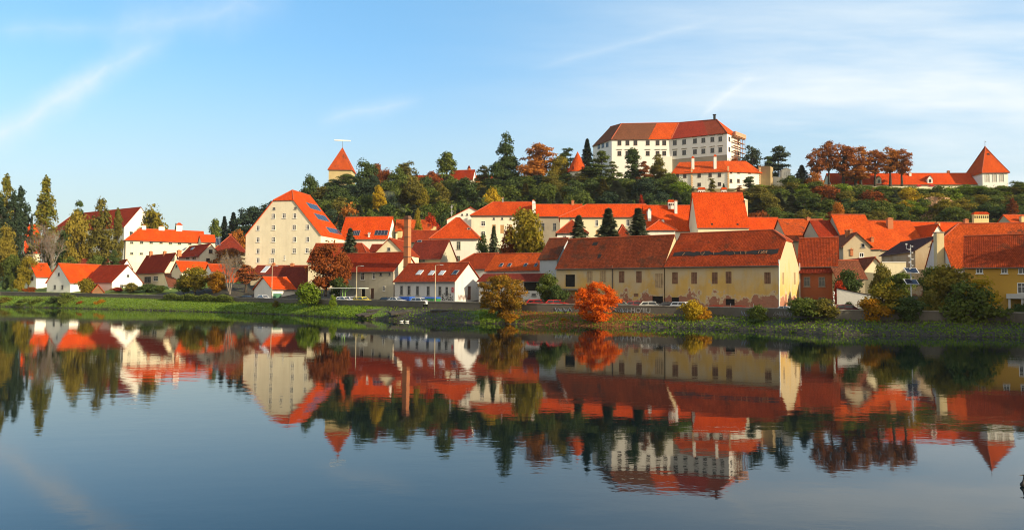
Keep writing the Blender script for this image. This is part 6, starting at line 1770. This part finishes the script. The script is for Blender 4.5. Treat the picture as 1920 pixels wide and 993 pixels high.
# bank grass tufts, hill undergrowth, fallen leaves
def scatter(name, n, fx, size, mats, label, seed, up):
    rng = np.random.default_rng(seed); rnd = random.Random(seed); pts = []
    while len(pts) < n:
        q = fx(rnd)
        if q: pts.append(q)
    c = np.array(pts)
    v = leaf_quads(c, rng.normal(size=(n, 3)) * (1 - up) + np.array([0, -.3, up]), size, rng, 1, 1)
    o = obj(name, quads_mesh(name, v), mats); tag(o, label, None, None, 'stuff')
def grass_pt(r):
    px = r.uniform(-80, 1980)
    if 700 < px < 900 and r.random() < .8: return None
    if px > 1430 and r.random() < .8: return None
    if 930 < px <= 1430 and r.random() < .72: return None  # centre and right tufts thinned to deepen the painted shade
    tx = TX(px); s, w = shoreY(tx), wallY(tx); y = s + (w - s) * r.random() ** 1.3
    x = tx * y; return (x, y, gz(x, y) + r.uniform(.0, .22))
scatter('grass', 26000, grass_pt, .24, leafmat('bank_grass', (.075, .15, .016), (.21, .29, .035), .25), 'tufted grass along the river bank', 41, .35)
def under_pt(r):
    px = r.uniform(540, 2000); tx = TX(px); lo = 232 if px < 1290 else 205
    y = r.uniform(lo, 325 if px < 1240 else 291); x = tx * y
    if 1715 < px < 1775 and 200 < y < 250: return None
    return (x, y, gz(x, y) + abs(r.gauss(0, 1.3)))
scatter('undergrowth', 42000, under_pt, .8, leafmat('undergrowth_leaves', (.035, .05, .016), (.12, .11, .03)), 'shrubby undergrowth covering the castle hill', 42, .3)
def litter_pt(r):
    px = r.gauss(1165, 45) if r.random() < .7 else r.gauss(985, 30); tx = TX(px); s, w = shoreY(tx), wallY(tx); y = s + (w - s) * r.uniform(.25, 1); x = tx * y
    return (x, y, gz(x, y) + .12 + r.random() * .08)
scatter('fallen_leaves', 3500, litter_pt, .13, leafmat('fallen_leaf_litter', (.30, .07, .015), (.45, .18, .03)), 'fallen orange leaves on the bank', 43, .9)
# unseen trees added outside the frame to shade the right end of the bank
for x_, y_, h_ in ((76, 73, 17), (72, 74, 14), (81, 71, 18), (88, 79, 20), (86, 65, 17), (97, 93, 21), (104, 88, 21), (92, 85, 20), (112, 96, 20), (72, 82, 15), (79, 83, 18)):
    px = 960 + F * x_ / y_
    T(px, P(px, 400, y_).z and 548 + .0055 * (px - 960) - (gz(x_, y_) + h_ - 5) / y_ * F, 9.5 / y_ * F, y_, 'broad', 'gr', 'unseen added shade tree beyond the right end of the ochre house', group='bank trees beyond the ochre house', name='added_shade_tree')
# ------------------------------------------------------------------ sky, sun, render settings
SUN_AZ, SUN_EL = 121.0, 23.0
w = bpy.data.worlds.new('World'); S.world = w; w.use_nodes = True
nt = w.node_tree; bg = nt.nodes['Background']
sky = nt.nodes.new('ShaderNodeTexSky'); sky.sky_type = 'NISHITA'; sky.sun_disc = False
sky.sun_elevation = R(SUN_EL); sky.sun_rotation = R(SUN_AZ)
sky.altitude = 200; sky.air_density = 1.0; sky.dust_density = .35; sky.ozone_density = 2.2
tc = node(nt, 'ShaderNodeTexCoord')
d = sep(nt, tc.outputs['Generated'])
yy = math_(nt, 'MAXIMUM', math_(nt, 'ABSOLUTE', d[1]), .12)
tx_, tz_ = math_(nt, 'DIVIDE', d[0], yy), math_(nt, 'DIVIDE', d[2], yy)
cb = node(nt, 'ShaderNodeCombineXYZ'); nt.links.new(tx_, cb.inputs[0]); nt.links.new(tz_, cb.inputs[1])
vec = cb.outputs[0]
def streak(px0, py0, px1, py1, width, amp, seed, taper=1.0):
    """high cirrus / vapour trail between two points of the sky, as a soft noisy band"""
    a = ray(px0, py0); b_ = ray(px1, py1); a = Vector((a.x / a.y, a.z / a.y)); b_ = Vector((b_.x / b_.y, b_.z / b_.y))
    u = (b_ - a).normalized(); L = (b_ - a).length
    wob = noise(nt, mapping(nt, vec, (6, 6, 1), (0, 0, 0), (seed, seed * .7, 0)), 1.0, 5, .6)
    rx = math_(nt, 'SUBTRACT', tx_, a.x); rz_ = math_(nt, 'SUBTRACT', tz_, a.y)
    s = math_(nt, 'ADD', math_(nt, 'MULTIPLY', rx, u.x), math_(nt, 'MULTIPLY', rz_, u.y))
    t = math_(nt, 'ADD', math_(nt, 'MULTIPLY', rx, -u.y), math_(nt, 'MULTIPLY', rz_, u.x))
    t = math_(nt, 'ADD', t, math_(nt, 'MULTIPLY', math_(nt, 'SUBTRACT', wob.outputs[0], .5), width * 1.6))
    g = math_(nt, 'DIVIDE', math_(nt, 'ABSOLUTE', t), width)
    g = math_(nt, 'SUBTRACT', 1.0, g, clamp=True)
    e = math_(nt, 'MULTIPLY', math_(nt, 'DIVIDE', s, L * .18, clamp=True), math_(nt, 'DIVIDE', math_(nt, 'SUBTRACT', L, s), L * .35, clamp=True))
    tex = noise(nt, mapping(nt, vec, (14, 14, 1), (0, 0, math.atan2(u.y, u.x)), (seed, 0, 0)), 1.0, 6, .65)
    return math_(nt, 'MULTIPLY', math_(nt, 'MULTIPLY', math_(nt, 'MULTIPLY', g, g), e), math_(nt, 'MULTIPLY', tex.outputs[0], amp * 2))
parts = [streak(-60, 290, 330, 60, .040, .62, 1.3), streak(180, 60, 560, -10, .06, .30, 2.1), streak(-20, 62, 240, 48, .03, .2, 4.4), streak(985, 132, 1420, 20, .012, .13, 3.3), streak(1310, 225, 1420, 135, .014, .3, 5.5), streak(590, 228, 800, 185, .022, .3, 6.5)]
tot = parts[0]
for q in parts[1:]: tot = math_(nt, 'ADD', tot, q)
# broad veils fanning over the right half
ang = R(13)
n1 = noise(nt, mapping(nt, vec, (1.1, 7.5, 1), (0, 0, -ang), (.4, .25, 0)), 1.0, 6, .55)
n2 = noise(nt, mapping(nt, vec, (3.2, 22, 1), (0, 0, -ang * 1.2), (1.7, 0, 0)), 1.0, 5, .6)
veil = ramp(nt, math_(nt, 'ADD', math_(nt, 'MULTIPLY', n1.outputs[0], .8), math_(nt, 'MULTIPLY', n2.outputs[0], .25)), [(.42, 0), (.68, 1)])
side = node(nt, 'ShaderNodeMapRange'); side.inputs[1].default_value = -.25; side.inputs[2].default_value = .65; nt.links.new(tx_, side.inputs[0]); side.interpolation_type = 'SMOOTHSTEP'
hgt = node(nt, 'ShaderNodeMapRange'); hgt.inputs[1].default_value = .56; hgt.inputs[2].default_value = .26; nt.links.new(tz_, hgt.inputs[0]); hgt.interpolation_type = 'SMOOTHSTEP'
veil = math_(nt, 'MULTIPLY', math_(nt, 'MULTIPLY', veil, side.outputs[0]), math_(nt, 'ADD', math_(nt, 'MULTIPLY', hgt.outputs[0], 1.05), .12))
base_veil = math_(nt, 'MULTIPLY', math_(nt, 'MULTIPLY', side.outputs[0], hgt.outputs[0]), .22)
tot = math_(nt, 'ADD', tot, math_(nt, 'ADD', veil, base_veil), clamp=True)
hs = node(nt, 'ShaderNodeHueSaturation'); hs.inputs['Saturation'].default_value = 1.12; hs.inputs['Value'].default_value = 1.0
nt.links.new(sky.outputs[0], hs.inputs['Color'])
sc_ = node(nt, 'ShaderNodeVectorMath', operation='SCALE'); sc_.inputs['Scale'].default_value = .2; nt.links.new(hs.outputs[0], sc_.inputs[0])
gm = node(nt, 'ShaderNodeGamma'); gm.inputs[1].default_value = .5; nt.links.new(sc_.outputs[0], gm.inputs[0])
hs2 = node(nt, 'ShaderNodeHueSaturation'); hs2.inputs['Saturation'].default_value = 1.52; nt.links.new(gm.outputs[0], hs2.inputs['Color'])
sc2 = node(nt, 'ShaderNodeVectorMath', operation='SCALE'); sc2.inputs['Scale'].default_value = 4.5; nt.links.new(hs2.outputs[0], sc2.inputs[0])
hz = node(nt, 'ShaderNodeMapRange'); hz.inputs[1].default_value = .36; hz.inputs[2].default_value = .02; hz.inputs[4].default_value = .85; nt.links.new(tz_, hz.inputs[0]); hz.interpolation_type = 'SMOOTHSTEP'
base_sky = mix(nt, hz.outputs[0], sc2.outputs[0], (2.55, 2.98, 2.8))
col = mix(nt, tot, base_sky, (3.7, 4.1, 4.3))
# warm fill added to the unseen sky behind the viewer, brightening the facades
so_ = node(nt, 'ShaderNodeMapRange'); so_.inputs[1].default_value = .05; so_.inputs[2].default_value = -.45; so_.inputs[4].default_value = .9; nt.links.new(d[1], so_.inputs[0]); so_.interpolation_type = 'SMOOTHSTEP'
col = mix(nt, so_.outputs[0], col, (4.2, 3.7, 2.9))
nt.links.new(col, bg.inputs[0]); bg.inputs[1].default_value = .128
s_ = Vector((math.sin(R(SUN_AZ)) * math.cos(R(SUN_EL)), math.cos(R(SUN_AZ)) * math.cos(R(SUN_EL)), math.sin(R(SUN_EL))))
sun = bpy.data.lights.new('Sun', 'SUN'); sun.energy = 4.0; sun.angle = R(.55); sun.color = (1.0, .82, .56)
so = bpy.data.objects.new('Sun', sun); COL.objects.link(so); so.rotation_euler = s_.to_track_quat('Z', 'Y').to_euler()
so.location = (200, -60, 150)
S.view_settings.view_transform = 'Standard'; S.view_settings.look = 'None'; S.view_settings.gamma = 1; S.view_settings.exposure = .9
S.view_settings.use_curve_mapping = False
S.render.engine = 'CYCLES'
S.cycles.max_bounces = 6; S.cycles.diffuse_bounces = 2; S.cycles.glossy_bounces = 3; S.cycles.transmission_bounces = 2; S.cycles.transparent_max_bounces = 4
S.cycles.use_denoising = True
S.cycles.filter_width = 1.1
S.cycles.sample_clamp_indirect = 6
S.cycles.caustics_reflective = False; S.cycles.caustics_refractive = False

# thin morning haze over river and town
m = bpy.data.materials.new('thin_haze'); m.use_nodes = True; nt = m.node_tree; nt.nodes.clear()
o_ = nt.nodes.new('ShaderNodeOutputMaterial'); v_ = nt.nodes.new('ShaderNodeVolumePrincipled')
v_.inputs['Color'].default_value = (.90, .94, 1, 1); v_.inputs['Density'].default_value = .00006; v_.inputs['Anisotropy'].default_value = .1
nt.links.new(v_.outputs[0], o_.inputs['Volume'])
q = MB(); q.box((0, 480, 53), (1, 0), 1100, 560, 57)
o = q.build('haze', m); tag(o, 'thin morning haze over the river and town', None, None, 'stuff')

# faint smoke drifting from the factory chimney
m = bpy.data.materials.new('thin_smoke'); m.use_nodes = True; nt = m.node_tree; nt.nodes.clear()
o_ = nt.nodes.new('ShaderNodeOutputMaterial'); v_ = nt.nodes.new('ShaderNodeVolumePrincipled')
v_.inputs['Color'].default_value = (.75, .75, .78, 1)
n_ = noise(nt, geo_pos(nt), .35, 4)
nt.links.new(ramp(nt, n_.outputs[0], [(.45, 0), (.75, .16)]), v_.inputs['Density'])
nt.links.new(v_.outputs[0], o_.inputs['Volume'])
q = MB(); t = P(764, 404, 151)
pts = [Vector((t.x - .2 - k * .9, t.y + k * .3, t.z + .3 + k * 1.0)) for k in range(6)]
rings = []
for i, p in enumerate(pts):
    r = .35 + .32 * i
    rings.append([(p.x + r * math.cos(a), p.y + r * math.sin(a), p.z) for a in (2 * math.pi * j / 10 for j in range(10))])
for a, b_ in zip(rings, rings[1:]):
    for j in range(10): q.poly([a[j], a[(j + 1) % 10], b_[(j + 1) % 10], b_[j]])
q.poly(rings[0]); q.poly(rings[-1])
o = q.build('smoke', m, None, None, True); tag(o, 'faint grey smoke drifting from the brick chimney', None, None, 'stuff')
